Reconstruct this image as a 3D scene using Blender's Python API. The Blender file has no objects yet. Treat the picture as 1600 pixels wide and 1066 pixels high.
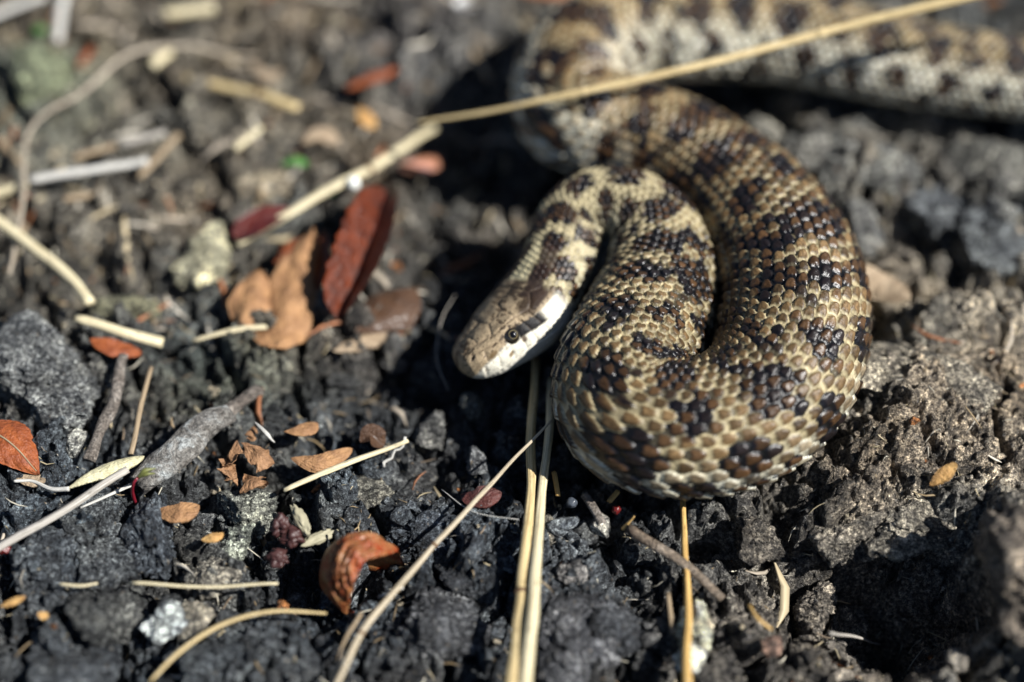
import bpy, math, random
import numpy as np
from mathutils import Vector

# ------------------------------------------------------------------ camera, sky, sun, exposure
# All lengths in this script are centimetres; CM turns them into Blender metres.
CM = 0.01
sc = bpy.context.scene
C = sc.collection
R = math.radians
ELEV, DIST, LENS = 50.0, 26.7, 60.0
cam_d = bpy.data.cameras.new('camera')
cam = bpy.data.objects.new('camera', cam_d)
C.objects.link(cam)
CAMP = np.array([0.0, -DIST*math.cos(R(ELEV)), DIST*math.sin(R(ELEV))])
cam.location = CAMP*CM
cam.rotation_euler = (R(90-ELEV), 0, 0)
cam_d.lens = LENS
cam_d.sensor_width = 36
cam_d.clip_start = 0.005
cam_d.clip_end = 50
cam_d.dof.use_dof = True
cam_d.dof.focus_distance = 24.45*CM
cam_d.dof.aperture_fstop = 4.8
sc.camera = cam

SUN_EL, SUN_AZ = 47.0, -18.0          # azimuth: degrees from +X towards +Y
world = bpy.data.worlds.new('World')
sc.world = world
world.use_nodes = True
wn = world.node_tree
wn.nodes.clear()
sky = wn.nodes.new('ShaderNodeTexSky')
sky.sky_type = 'NISHITA'
sky.sun_disc = False
sky.sun_elevation = R(SUN_EL)
sky.sun_rotation = R(90-SUN_AZ)
sky.air_density = 0.7
sky.dust_density = 0.4
bg = wn.nodes.new('ShaderNodeBackground')
bg.inputs['Strength'].default_value = 0.05
wo = wn.nodes.new('ShaderNodeOutputWorld')
wn.links.new(sky.outputs[0], bg.inputs[0])
wn.links.new(bg.outputs[0], wo.inputs[0])
sd = bpy.data.lights.new('sun', 'SUN')
sd.energy = 5.0
sd.angle = R(0.53)
sd.color = (1.0, 0.975, 0.94)
sun = bpy.data.objects.new('sun', sd)
C.objects.link(sun)
sdir = Vector((math.cos(R(SUN_EL))*math.cos(R(SUN_AZ)), math.cos(R(SUN_EL))*math.sin(R(SUN_AZ)), math.sin(R(SUN_EL))))
sun.rotation_euler = sdir.to_track_quat('Z', 'Y').to_euler()
sun.location = (0.6, 0.1, 0.6)
sc.view_settings.view_transform = 'Standard'
sc.view_settings.look = 'None'
sc.view_settings.exposure = 0.65
sc.view_settings.gamma = 1.0
sc.view_settings.use_curve_mapping = False
sc.render.engine = 'CYCLES'
sc.cycles.use_denoising = True
sc.cycles.max_bounces = 4
sc.cycles.diffuse_bounces = 1
sc.cycles.sample_clamp_indirect = 6

rng = np.random.default_rng(7)
random.seed(7)

# ------------------------------------------------------------------ view helpers
FPX = LENS/36*1600
vF = np.array([0, math.cos(R(ELEV)), -math.sin(R(ELEV))])
vU = np.array([0, math.sin(R(ELEV)), math.cos(R(ELEV))])
vR = np.array([1.0, 0, 0])
def ray(px, py):
    return vF + vR*(px-800)/FPX - vU*(py-533)/FPX
def at(px, py, z=0.0):
    d = ray(px, py)
    return CAMP + d*((z-CAMP[2])/d[2])
def depth(p):
    return float(np.dot(p-CAMP, vF))
def px2cm(p):
    return depth(p)/FPX

# ------------------------------------------------------------------ noise (numpy)
def _h(ix, iy, iz, seed):
    h = (ix.astype(np.int64)*374761393 + iy.astype(np.int64)*668265263 + iz.astype(np.int64)*2147483647 + seed*144665)
    h = (h ^ (h >> 13))*1274126177
    h = (h ^ (h >> 16)) & 0x7fffffff
    h = (h*1103515245 + 12345) & 0x7fffffff
    return ((h >> 8) & 0xffff)/65535.0
def vnoise(x, y, z=None, seed=0):
    if z is None: z = np.zeros_like(x)
    x0, y0, z0 = np.floor(x), np.floor(y), np.floor(z)
    fx, fy, fz = x-x0, y-y0, z-z0
    fx = fx*fx*fx*(fx*(fx*6-15)+10); fy = fy*fy*fy*(fy*(fy*6-15)+10); fz = fz*fz*fz*(fz*(fz*6-15)+10)
    r = 0
    for a in (0, 1):
        for b in (0, 1):
            for c in (0, 1):
                w = (fx if a else 1-fx)*(fy if b else 1-fy)*(fz if c else 1-fz)
                r = r + w*_h(x0+a, y0+b, z0+c, seed)
    return r*2-1
def fbm(x, y, z=None, octv=4, seed=0, gain=0.5):
    if z is None: z = np.zeros_like(x)
    r, a, f, t = 0, 1.0, 1.0, 0
    for o in range(octv):
        r = r + a*vnoise(x*f+o*17.3, y*f-o*9.1, z*f+o*3.7, seed+o)
        t += a; a *= gain; f *= 2.03
    return r/t
def worley(x, y, seed=0):
    x0, y0 = np.floor(x), np.floor(y)
    f1 = np.full(x.shape, 9.0); f2 = f1.copy(); cid = np.zeros(x.shape)
    zz = np.zeros_like(x0)
    for a in (-1, 0, 1):
        for b in (-1, 0, 1):
            cx, cy = x0+a, y0+b
            qx = cx+_h(cx, cy, zz, seed); qy = cy+_h(cx, cy, zz, seed+1)
            d = np.sqrt((qx-x)**2+(qy-y)**2)
            m = d < f1
            f2 = np.where(m, f1, np.minimum(f2, d))
            cid = np.where(m, _h(cx, cy, zz, seed+2), cid)
            f1 = np.where(m, d, f1)
    return f1, f2, cid
def sstep(a, b, x):
    t = np.clip((x-a)/(b-a), 0, 1)
    return t*t*(3-2*t)

# ------------------------------------------------------------------ mesh helpers
def mk_mesh(name, V, F, uv=None, col=None, smooth=True):
    """V in cm; F an (M,k) index array or a list of such arrays; uv per vertex; col per vertex (rgb)"""
    Fs = F if isinstance(F, list) else [F]
    Fs = [np.asarray(f, dtype=np.int32) for f in Fs if len(f)]
    me = bpy.data.meshes.new(name)
    me.vertices.add(len(V))
    me.vertices.foreach_set('co', (np.asarray(V, dtype=np.float64)*CM).astype(np.float32).ravel())
    nl = sum(f.size for f in Fs); npoly = sum(len(f) for f in Fs)
    me.loops.add(nl); me.polygons.add(npoly)
    vi = np.concatenate([f.ravel() for f in Fs])
    me.loops.foreach_set('vertex_index', vi)
    tot = np.concatenate([np.full(len(f), f.shape[1], dtype=np.int32) for f in Fs])
    st = np.concatenate([[0], np.cumsum(tot)[:-1]]).astype(np.int32)
    me.polygons.foreach_set('loop_start', st)
    me.polygons.foreach_set('loop_total', tot)
    me.polygons.foreach_set('use_smooth', np.full(npoly, smooth))
    if uv is not None:
        l = me.uv_layers.new(name='UVMap')
        l.data.foreach_set('uv', np.asarray(uv, dtype=np.float32)[vi].ravel())
    if col is not None:
        a = me.color_attributes.new('Col', 'FLOAT_COLOR', 'POINT')
        cc = np.ones((len(V), 4), dtype=np.float32)
        cc[:, :np.asarray(col).shape[1]] = col
        a.data.foreach_set('color', cc.ravel())
    me.update(calc_edges=True)
    me.validate()
    return me
def obj(name, me, mat, parent=None):
    o = bpy.data.objects.new(name, me)
    if mat and not me.materials: me.materials.append(mat)
    C.objects.link(o)
    if parent: o.parent = parent
    return o
def tag(o, label=None, cat=None, group=None, kind=None):
    if label: o['label'] = label
    if cat: o['category'] = cat
    if group: o['group'] = group
    if kind: o['kind'] = kind
    return o
def local_mesh(name, V, F, origin, **k):
    return mk_mesh(name, np.asarray(V)-origin, F, **k)
def place(name, V, F, origin, mat, parent=None, **k):
    """a mesh whose object origin is `origin` (cm)"""
    o = obj(name, local_mesh(name, V, F, origin, **k), mat, parent)
    o.location = np.asarray(origin)*CM
    return o
def empty(name, origin):
    o = bpy.data.objects.new(name, None)
    o.empty_display_size = 0.005
    C.objects.link(o)
    o.location = np.asarray(origin)*CM
    return o
def grid_faces(n, m, wrap=False):
    """n rows, m columns"""
    i = np.arange(n-1)[:, None]; j = np.arange(m if wrap else m-1)[None, :]
    j2 = (j+1) % m
    a = i*m+j; b = i*m+j2; c = (i+1)*m+j2; d = (i+1)*m+j
    return np.stack([a, b, c, d], -1).reshape(-1, 4)
def catmull(P, n):
    P = np.asarray(P, float)
    if len(P) == 2:
        t = np.linspace(0, 1, n)[:, None]
        return P[0]*(1-t)+P[1]*t
    Q = np.vstack([2*P[0]-P[1], P, 2*P[-1]-P[-2]])
    seg = np.linalg.norm(np.diff(P[:, :3], axis=0), axis=1)
    T = np.concatenate([[0], np.cumsum(seg)]); T /= T[-1]
    t = np.linspace(0, 1, n)
    k = np.clip(np.searchsorted(T, t, side='right')-1, 0, len(P)-2)
    u = ((t-T[k])/(T[k+1]-T[k]))[:, None]
    p0, p1, p2, p3 = Q[k], Q[k+1], Q[k+2], Q[k+3]
    return 0.5*((2*p1)+(-p0+p2)*u+(2*p0-5*p1+4*p2-p3)*u*u+(-p0+3*p1-3*p2+p3)*u**3)
def ico(level):
    import bmesh
    bm = bmesh.new()
    bmesh.ops.create_icosphere(bm, subdivisions=level, radius=1.0)
    bm.verts.ensure_lookup_table()
    V = np.array([v.co[:] for v in bm.verts]); F = np.array([[v.index for v in f.verts] for f in bm.faces])
    bm.free()
    return V, F
ICO = {k: ico(k) for k in (1, 2, 3, 4, 5)}

# ------------------------------------------------------------------ materials
def nt(name):
    m = bpy.data.materials.new(name); m.use_nodes = True
    t = m.node_tree
    b = t.nodes['Principled BSDF']
    return m, t, b
def N(t, typ, **k):
    n = t.nodes.new(typ)
    for a, v in k.items():
        if a in n.inputs: n.inputs[a].default_value = v
        else: setattr(n, a, v)
    return n
def noise(t, vec, scale, detail=4, rough=0.55, dist=0.0):
    n = N(t, 'ShaderNodeTexNoise', Scale=scale, Detail=detail, Roughness=rough, Distortion=dist)
    t.links.new(vec, n.inputs['Vector'])
    return n.outputs['Fac']
def ramp(t, fac, stops):
    r = t.nodes.new('ShaderNodeValToRGB')
    e = r.color_ramp.elements
    while len(e) < len(stops): e.new(0.5)
    for x, (p, c) in zip(e, stops):
        x.position = p; x.color = (*c, 1) if len(c) == 3 else c
    t.links.new(fac, r.inputs[0])
    return r.outputs[0]
def mix(t, fac, a, b, blend='MIX'):
    m = t.nodes.new('ShaderNodeMix'); m.data_type = 'RGBA'; m.blend_type = blend
    for s, v in ((0, fac), (6, a), (7, b)):
        if isinstance(v, (int, float)): m.inputs[s].default_value = v
        elif isinstance(v, tuple): m.inputs[s].default_value = (*v, 1)
        else: t.links.new(v, m.inputs[s])
    return m.outputs[2]
def mth(t, op, a, b=0.0, clamp=False):
    m = t.nodes.new('ShaderNodeMath'); m.operation = op; m.use_clamp = clamp
    for s, v in ((0, a), (1, b)):
        if isinstance(v, (int, float)): m.inputs[s].default_value = v
        else: t.links.new(v, m.inputs[s])
    return m.outputs[0]
def bump(t, b, h, strength, dist):
    n = N(t, 'ShaderNodeBump', Strength=strength, Distance=dist)
    t.links.new(h, n.inputs['Height'])
    t.links.new(n.outputs[0], b.inputs['Normal'])
    return n

def soil_material():
    m, t, b = nt('soil')
    at_ = N(t, 'ShaderNodeAttribute', attribute_name='Col')
    tc = N(t, 'ShaderNodeTexCoord'); ob = tc.outputs['Object']
    geo = N(t, 'ShaderNodeNewGeometry')
    pos = geo.outputs['Position']
    n1 = noise(t, pos, 260, 6, 0.65)
    n4 = noise(t, pos, 4200, 3, 0.7)
    n2 = noise(t, pos, 1500, 4, 0.65)
    n3 = noise(t, pos, 600, 5, 0.7, 1.2)
    mot = ramp(t, n1, [(0.34, (0.28, 0.29, 0.31)), (0.5, (0.95, 0.95, 0.95)), (0.66, (1.9, 1.88, 1.80))])
    c = mix(t, 1.0, at_.outputs['Color'], mot, 'MULTIPLY')
    g = ramp(t, n2, [(0.36, (0.25, 0.25, 0.27)), (0.5, (0.9, 0.9, 0.9)), (0.64, (2.7, 2.7, 2.6))])
    c = mix(t, 1.0, c, g, 'MULTIPLY')
    n5 = noise(t, pos, 150, 5, 0.7, 0.8)
    c = mix(t, ramp(t, n5, [(0.54, (0, 0, 0)), (0.66, (0.65,)*3)]), c, mix(t, 1.0, c, (2.3, 2.24, 2.1), 'MULTIPLY'))
    c = mix(t, 1.0, c, ramp(t, n4, [(0.36, (0.35,)*3), (0.5, (0.92,)*3), (0.64, (2.0,)*3)]), 'MULTIPLY')
    # pale mineral grains and fibres
    v = N(t, 'ShaderNodeTexVoronoi', Scale=900.0)
    mp = N(t, 'ShaderNodeMapping'); mp.inputs['Scale'].default_value = (1, 0.45, 0.8); mp.inputs['Rotation'].default_value = (0, 0, 0.6)
    t.links.new(pos, mp.inputs['Vector']); t.links.new(mp.outputs[0], v.inputs['Vector'])
    fl = mth(t, 'LESS_THAN', v.outputs['Distance'], 0.19)
    sel = mth(t, 'GREATER_THAN', n3, 0.55)
    fl = mth(t, 'MULTIPLY', fl, sel)
    fcol = ramp(t, N(t, 'ShaderNodeSeparateColor').outputs[0], [(0, (0.3, 0.27, 0.2)), (1, (0.3, 0.27, 0.2))])
    sep = [n for n in t.nodes if n.bl_idname == 'ShaderNodeSeparateColor'][0]
    t.links.new(v.outputs['Color'], sep.inputs[0])
    r = [n for n in t.nodes if n.bl_idname == 'ShaderNodeValToRGB'][-1].color_ramp.elements
    r[0].color = (0.16, 0.11, 0.06, 1); r[1].color = (0.42, 0.4, 0.34, 1)
    c = mix(t, mth(t, 'MULTIPLY', fl, 0.7), c, fcol)
    t.links.new(c, b.inputs['Base Color'])
    rr = ramp(t, n3, [(0.40, (0.24,)*3), (0.6, (0.75,)*3)])
    t.links.new(rr, b.inputs['Roughness'])
    b.inputs['Specular IOR Level'].default_value = 0.4
    hgt = mth(t, 'ADD', mth(t, 'MULTIPLY', n3, 0.9), mth(t, 'ADD', mth(t, 'MULTIPLY', n2, 0.55), mth(t, 'MULTIPLY', n4, 0.16)))
    bump(t, b, hgt, 1.0, 0.0022)
    return m
SOIL = soil_material()

def straw_material(name, base, streak, rough=0.42, spots=None):
    m, t, b = nt(name)
    uv = N(t, 'ShaderNodeUVMap')
    mp = N(t, 'ShaderNodeMapping'); mp.inputs['Scale'].default_value = (15, 0.9, 1)
    t.links.new(uv.outputs[0], mp.inputs['Vector'])
    n1 = noise(t, mp.outputs[0], 1.0, 5, 0.6)
    mp2 = N(t, 'ShaderNodeMapping'); mp2.inputs['Scale'].default_value = (5, 3.2, 1)
    t.links.new(uv.outputs[0], mp2.inputs['Vector'])
    n2 = noise(t, mp2.outputs[0], 1.0, 4, 0.6)
    c = ramp(t, n1, [(0.38, tuple(x*0.8 for x in streak)), (0.58, base)])
    dk = tuple(x*0.45 for x in streak)
    c = mix(t, ramp(t, n2, [(0.54, (0, 0, 0)), (0.68, (0.75, 0.75, 0.75))]), c, spots or dk)
    t.links.new(c, b.inputs['Base Color'])
    b.inputs['Roughness'].default_value = rough
    b.inputs['Specular IOR Level'].default_value = 0.4
    bump(t, b, n1, 0.5, 0.0003)
    return m
STRAW = straw_material('dry_straw', (0.70, 0.56, 0.30), (0.50, 0.36, 0.16))
STRAW_PALE = straw_material('pale_straw', (0.74, 0.66, 0.44), (0.55, 0.46, 0.27))
STRAW_GREY = straw_material('weathered_stem', (0.50, 0.47, 0.42), (0.30, 0.27, 0.22), 0.7)
STRAW_WHITE = straw_material('bleached_stem', (0.66, 0.65, 0.60), (0.45, 0.43, 0.38), 0.6)
STRAW_STALK = straw_material('dull_stalk', (0.46, 0.40, 0.31), (0.27, 0.22, 0.16), 0.6)
STRAW_SLANT = straw_material('dull_straw', (0.58, 0.50, 0.36), (0.32, 0.25, 0.15))
STRAW_BROWN = straw_material('brown_stem', (0.38, 0.29, 0.18), (0.22, 0.16, 0.10), 0.6)
STRAW_ORANGE = straw_material('amber_straw', (0.66, 0.44, 0.16), (0.45, 0.26, 0.08))

def rough_skin(name, c1, c2, c3):
    m, t, b = nt(name)
    geo = N(t, 'ShaderNodeNewGeometry'); p = geo.outputs['Position']
    n1 = noise(t, p, 330, 6, 0.7, 0.6); n2 = noise(t, p, 1700, 4, 0.65)
    c = ramp(t, n1, [(0.36, c1), (0.52, c2), (0.64, c3)])
    c = mix(t, 1.0, c, ramp(t, n2, [(0.35, (0.45,)*3), (0.65, (1.5,)*3)]), 'MULTIPLY')
    t.links.new(c, b.inputs['Base Color']); b.inputs['Roughness'].default_value = 0.75
    bump(t, b, mth(t, 'ADD', n1, mth(t, 'MULTIPLY', n2, 0.5)), 1.0, 0.0012)
    return m
BARK_CANE = rough_skin('mottled_grey_cane', (0.09, 0.08, 0.068), (0.21, 0.20, 0.18), (0.34, 0.36, 0.35))
BARK = rough_skin('rough_twig_bark', (0.07, 0.055, 0.045), (0.17, 0.145, 0.12), (0.30, 0.27, 0.235))
TWIG = rough_skin('brown_twig_bark', (0.09, 0.06, 0.04), (0.18, 0.14, 0.10), (0.27, 0.22, 0.17))
def leaf_material(name, c1, c2, rough=0.5, coat=0.0, spot=(0.05, 0.03, 0.02)):
    m, t, b = nt(name)
    uv = N(t, 'ShaderNodeUVMap')
    geo = N(t, 'ShaderNodeNewGeometry')
    n1 = noise(t, geo.outputs['Position'], 420, 5, 0.65)
    n2 = noise(t, geo.outputs['Position'], 1900, 3, 0.6)
    c = mix(t, ramp(t, n1, [(0.35, (0, 0, 0)), (0.65, (1, 1, 1))]), c1, c2)
    c = mix(t, ramp(t, n2, [(0.6, (0, 0, 0)), (0.75, (0.5, 0.5, 0.5))]), c, spot)
    # veins from the leaf's own coordinates: u across (0..1), v along
    sp = N(t, 'ShaderNodeSeparateXYZ'); t.links.new(uv.outputs[0], sp.inputs[0])
    au = mth(t, 'ABSOLUTE', mth(t, 'SUBTRACT', sp.outputs[0], 0.5))
    w = mth(t, 'SINE', mth(t, 'MULTIPLY', mth(t, 'SUBTRACT', sp.outputs[1], mth(t, 'ADD', mth(t, 'MULTIPLY', au, 0.9), mth(t, 'MULTIPLY', n1, 0.12))), 21.0))
    w = mth(t, 'MULTIPLY', mth(t, 'POWER', mth(t, 'ABSOLUTE', w), 8.0), mth(t, 'MULTIPLY', n1, 0.8))
    mid = mth(t, 'LESS_THAN', au, 0.02)
    vn = mth(t, 'MAXIMUM', mth(t, 'MULTIPLY', w, 0.5), mid)
    c = mix(t, mth(t, 'MULTIPLY', vn, 0.22), c, tuple(x*0.55 for x in c1))
    t.links.new(c, b.inputs['Base Color'])
    b.inputs['Roughness'].default_value = rough
    b.inputs['Specular IOR Level'].default_value = 0.3
    b.inputs['Coat Weight'].default_value = coat
    b.inputs['Coat Roughness'].default_value = 0.25
    h = mth(t, 'ADD', mth(t, 'MULTIPLY', n1, 1.0), mth(t, 'MULTIPLY', vn, -0.22))
    bump(t, b, h, 0.9, 0.0012)
    return m
L_RED = leaf_material('red_brown_leaf', (0.15, 0.030, 0.009), (0.035, 0.007, 0.004), 0.36, 0.12)
L_DARKRED = leaf_material('dark_red_leaf', (0.11, 0.016, 0.010), (0.06, 0.010, 0.008), 0.4, 0.4)
L_ORANGE = leaf_material('orange_leaf', (0.33, 0.09, 0.024), (0.17, 0.04, 0.014), 0.42, 0.3)
L_CAP = leaf_material('curled_leaf_skin', (0.27, 0.040, 0.010), (0.33, 0.17, 0.065), 0.36, 0.3)
L_TAN = leaf_material('tan_leaf', (0.40, 0.22, 0.10), (0.24, 0.125, 0.06), 0.55)
L_TAN2 = leaf_material('crumpled_tan_leaf', (0.36, 0.20, 0.10), (0.19, 0.10, 0.05), 0.6)
L_BUFF = leaf_material('buff_leaf', (0.40, 0.31, 0.21), (0.30, 0.22, 0.14), 0.65)
L_BROWN = leaf_material('brown_leaf', (0.09, 0.045, 0.022), (0.06, 0.03, 0.016), 0.5, 0.2)
L_YELLOW = leaf_material('pale_bract', (0.66, 0.62, 0.40), (0.55, 0.50, 0.30), 0.5)
L_AMBER = leaf_material('amber_chip', (0.62, 0.38, 0.14), (0.48, 0.26, 0.09), 0.5)
L_GREEN = leaf_material('green_leaf', (0.05, 0.17, 0.03), (0.08, 0.22, 0.05), 0.5)
L_PURPLE = leaf_material('purple_husk', (0.11, 0.032, 0.026), (0.06, 0.022, 0.018), 0.45, 0.3)
L_PINK = leaf_material('pinkish_leaf', (0.38, 0.20, 0.18), (0.45, 0.19, 0.08), 0.4, 0.3)

def plain(name, col, rough=0.5, **k):
    m, t, b = nt(name)
    geo = N(t, 'ShaderNodeNewGeometry')
    n1 = noise(t, geo.outputs['Position'], 700, 4, 0.6)
    c = mix(t, n1, tuple(x*0.75 for x in col), tuple(min(1, x*1.2) for x in col))
    t.links.new(c, b.inputs['Base Color'])
    b.inputs['Roughness'].default_value = rough
    for a, v in k.items(): b.inputs[a.replace('_', ' ')].default_value = v
    bump(t, b, n1, 0.3, 0.0003)
    return m

# ------------------------------------------------------------------ the snake's centre line (snout to tail)
# image x, image y, radius in pixels, height of the axis in cm
SN = [
 (714, 571, 58, 0.72), (764, 541, 58, 0.82), (812, 503, 60, 0.92), (850, 456, 58, 1.02), (873, 410, 57, 1.12),
 (889, 360, 57, 1.22), (920, 326, 58, 1.36), (976, 324, 63, 1.40), (1022, 366, 74, 1.28), (1033, 440, 88, 1.15),
 (1004, 515, 99, 1.12), (973, 590, 106, 1.15), (990, 650, 109, 1.15), (1062, 671, 110, 1.13), (1150, 654, 111, 1.13),
 (1214, 600, 113, 1.15), (1239, 520, 115, 1.17), (1232, 435, 113, 1.15), (1195, 360, 107, 1.12), (1137, 296, 97, 1.03),
 (1062, 244, 91, 0.98), (978, 208, 88, 0.95), (898, 176, 90, 0.98), (905, 100, 88, 1.03), (985, 50, 87, 1.08), (1090, 48, 84, 1.05),
 (1230, 60, 78, 1.0), (1400, 97, 72, 0.95), (1600, 128, 65, 0.9), (1800, 150, 54, 0.75), (2000, 120, 44, 0.6), (2150, 40, 32, 0.45), (2250, -40, 12, 0.2)]
pts = []
for (x, y, r, z) in SN:
    p = at(x, y, z)
    pts.append([*p, r*px2cm(p)])
SP = catmull(pts, 6000)
seg = np.linalg.norm(np.diff(SP[:, :3], axis=0), axis=1)
SARC = np.concatenate([[0], np.cumsum(seg)])
def ground_limit(x, y):
    """highest the soil may reach at (x, y) without entering the snake; also distance to its flank"""
    Q = SP[::20]
    lim = np.full(x.shape, 99.0); dist = np.full(x.shape, 99.0)
    near = (x > Q[:, 0].min()-2) & (x < Q[:, 0].max()+2) & (y > Q[:, 1].min()-2) & (y < Q[:, 1].max()+2)
    xi, yi = x[near], y[near]
    l = np.full(xi.shape, 99.0); dd = np.full(xi.shape, 99.0)
    for q in Q:
        d = np.hypot(xi-q[0], yi-q[1]); r = q[3]*0.97
        dd = np.minimum(dd, d-q[3])
        m = d < r
        l[m] = np.minimum(l[m], q[2]-np.sqrt(r*r-d[m]**2)*0.86+0.02)
    lim[near] = l; dist[near] = dd
    return lim, dist

# ------------------------------------------------------------------ the soil surface
def gpx(px, py, z=0.0):
    p = at(px, py, z); return p[0], p[1]
BUMPS = [  # image x, y, height, sigma x, sigma y (cm)
 (1500, 600, 0.75, 1.6, 1.4), (1610, 940, 1.75, 0.5, 0.9), (1330, 760, 0.3, 0.8, 0.6), (1500, 515, 0.45, 1.0, 0.3), (1440, 800, 0.35, 1.0, 0.8),
 (1420, 945, -1.9, 0.6, 0.6), (1270, 920, -0.7, 0.9, 0.4), (1375, 505, -0.7, 0.35, 0.3), (1440, 365, -0.55, 0.5, 0.5), (1390, 660, 0.5, 0.7, 0.9),
 (640, 600, -0.35, 0.9, 1.2), (720, 330, -0.5, 0.8, 2.0), (720, 180, -0.5, 0.7, 1.3), (1040, 160, -0.3, 0.6, 0.4),
 (490, 900, -0.35, 0.5, 0.5), (100, 600, 0.35, 0.8, 0.8), (60, 140, 0.35, 0.8, 1.0), (640, 60, 0.35, 1.2, 1.0),
 (1250, 280, 0.35, 1.1, 0.8), (1480, 320, 0.35, 1.2, 0.7)]
BW = [(*gpx(a, b), h, sx, sy) for a, b, h, sx, sy in BUMPS]
def broad(x, y):
    z = 0.22*vnoise(x*0.28+3.1, y*0.28, seed=3)
    for bx, by, h, sx, sy in BW:
        z = z + h*np.exp(-0.5*(((x-bx)/sx)**2+((y-by)/sy)**2))
    return z
def crust(x, y):
    """1 where the soil is the dry brown crust of the right-hand mound"""
    bx, by = gpx(1520, 640)
    return sstep(1.0, 0.25, np.sqrt(((x-bx)/3.6)**2+((y-by)/4.4)**2)+0.16*vnoise(x*0.9, y*0.9, seed=9))
def detail(x, y):
    wx = x+0.28*fbm(x*1.1, y*1.1, octv=3, seed=21); wy = y+0.28*fbm(x*1.1+9, y*1.1, octv=3, seed=31)
    cr = crust(x, y)
    f1, f2, c = worley(wx/1.25, wy/1.25, 5)
    a = sstep(0.0, 0.2, f2-f1)*(0.20+0.45*c) - 0.15*f1
    f1, f2, c = worley(wx/0.52+7, wy/0.52, 15)
    b_ = sstep(0.0, 0.3, f2-f1)*(0.05+0.30*c)
    wx2 = wx+0.06*vnoise(x*8, y*8, seed=41); wy2 = wy+0.06*vnoise(x*8+5, y*8, seed=42)
    f1, f2, c = worley(wx2/0.2, wy2/0.2, 25)
    d = sstep(0.0, 0.35, f2-f1)*(0.02+0.12*c)
    rid = 1-np.abs(fbm(x*2.1, y*2.1, octv=4, seed=51))*2
    e = 0.16*fbm(x*1.6, y*1.6, octv=5, seed=61, gain=0.6)+0.07*fbm(x*7, y*7, octv=4, seed=71, gain=0.62)
    return (a*(0.9-0.75*cr)+b_*(0.9-0.68*cr)+d*(1-0.35*cr)+e*(1+0.1*cr)+0.16*rid*cr+0.22*cr-0.30*cr*np.exp(-(vnoise(wx*0.9, wy*0.9, seed=55)/0.09)**2))*1.2-0.6
def height(x, y):
    x = np.atleast_1d(np.asarray(x, float)); y = np.atleast_1d(np.asarray(y, float))
    z = broad(x, y)+detail(x, y)
    lim, dist = ground_limit(x, y)
    # the animal lies in the open: soil sinks towards its flanks
    z = z-0.16*np.exp(-(np.clip(dist, 0, 9)/0.3)**2)
    return np.minimum(z, lim)
def gh(x, y):
    return float(height(x, y)[0])
def onto(px, py, h=0.0, smooth=False):
    """the place on the soil seen at this pixel, lifted by h"""
    z = 0.0
    for _ in range(14):
        p = at(px, py, z+h)
        g = float(broad(np.array([p[0]]), np.array([p[1]]))[0]) if smooth else gh(p[0], p[1])
        z = 0.5*z+0.5*g
    return at(px, py, z+h)

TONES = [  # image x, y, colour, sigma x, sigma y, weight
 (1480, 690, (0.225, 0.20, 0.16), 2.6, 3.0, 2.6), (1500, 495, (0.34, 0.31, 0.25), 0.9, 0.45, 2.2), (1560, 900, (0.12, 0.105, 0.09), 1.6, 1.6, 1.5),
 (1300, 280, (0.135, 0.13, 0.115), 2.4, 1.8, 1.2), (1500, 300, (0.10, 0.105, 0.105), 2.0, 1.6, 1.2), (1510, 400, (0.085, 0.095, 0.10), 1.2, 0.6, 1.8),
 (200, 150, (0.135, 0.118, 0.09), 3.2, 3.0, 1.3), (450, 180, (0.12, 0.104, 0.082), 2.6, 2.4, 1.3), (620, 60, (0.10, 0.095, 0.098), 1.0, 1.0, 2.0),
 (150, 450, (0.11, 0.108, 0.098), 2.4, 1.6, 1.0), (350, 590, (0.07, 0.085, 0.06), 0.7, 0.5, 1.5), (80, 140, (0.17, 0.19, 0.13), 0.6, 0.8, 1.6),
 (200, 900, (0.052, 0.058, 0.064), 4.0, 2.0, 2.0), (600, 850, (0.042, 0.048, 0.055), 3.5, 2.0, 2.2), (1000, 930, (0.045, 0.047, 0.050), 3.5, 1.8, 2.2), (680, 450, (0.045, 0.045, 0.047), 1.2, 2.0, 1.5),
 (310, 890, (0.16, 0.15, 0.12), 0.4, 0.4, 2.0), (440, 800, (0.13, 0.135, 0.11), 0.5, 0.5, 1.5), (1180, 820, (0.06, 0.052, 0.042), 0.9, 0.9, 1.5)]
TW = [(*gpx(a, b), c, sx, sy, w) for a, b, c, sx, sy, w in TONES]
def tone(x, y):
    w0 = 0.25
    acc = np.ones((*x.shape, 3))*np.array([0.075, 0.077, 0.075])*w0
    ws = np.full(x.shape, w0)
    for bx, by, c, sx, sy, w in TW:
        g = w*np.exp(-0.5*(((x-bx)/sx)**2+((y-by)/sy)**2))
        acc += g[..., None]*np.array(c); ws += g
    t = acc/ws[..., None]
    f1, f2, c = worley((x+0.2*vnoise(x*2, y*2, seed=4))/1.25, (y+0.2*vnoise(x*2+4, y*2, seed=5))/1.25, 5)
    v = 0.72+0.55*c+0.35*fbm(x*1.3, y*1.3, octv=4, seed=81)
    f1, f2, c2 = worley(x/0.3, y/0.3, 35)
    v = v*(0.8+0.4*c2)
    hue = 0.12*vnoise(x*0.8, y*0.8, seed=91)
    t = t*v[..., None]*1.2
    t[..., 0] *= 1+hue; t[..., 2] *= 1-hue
    return np.clip(t, 0.012, 0.6)

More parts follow.
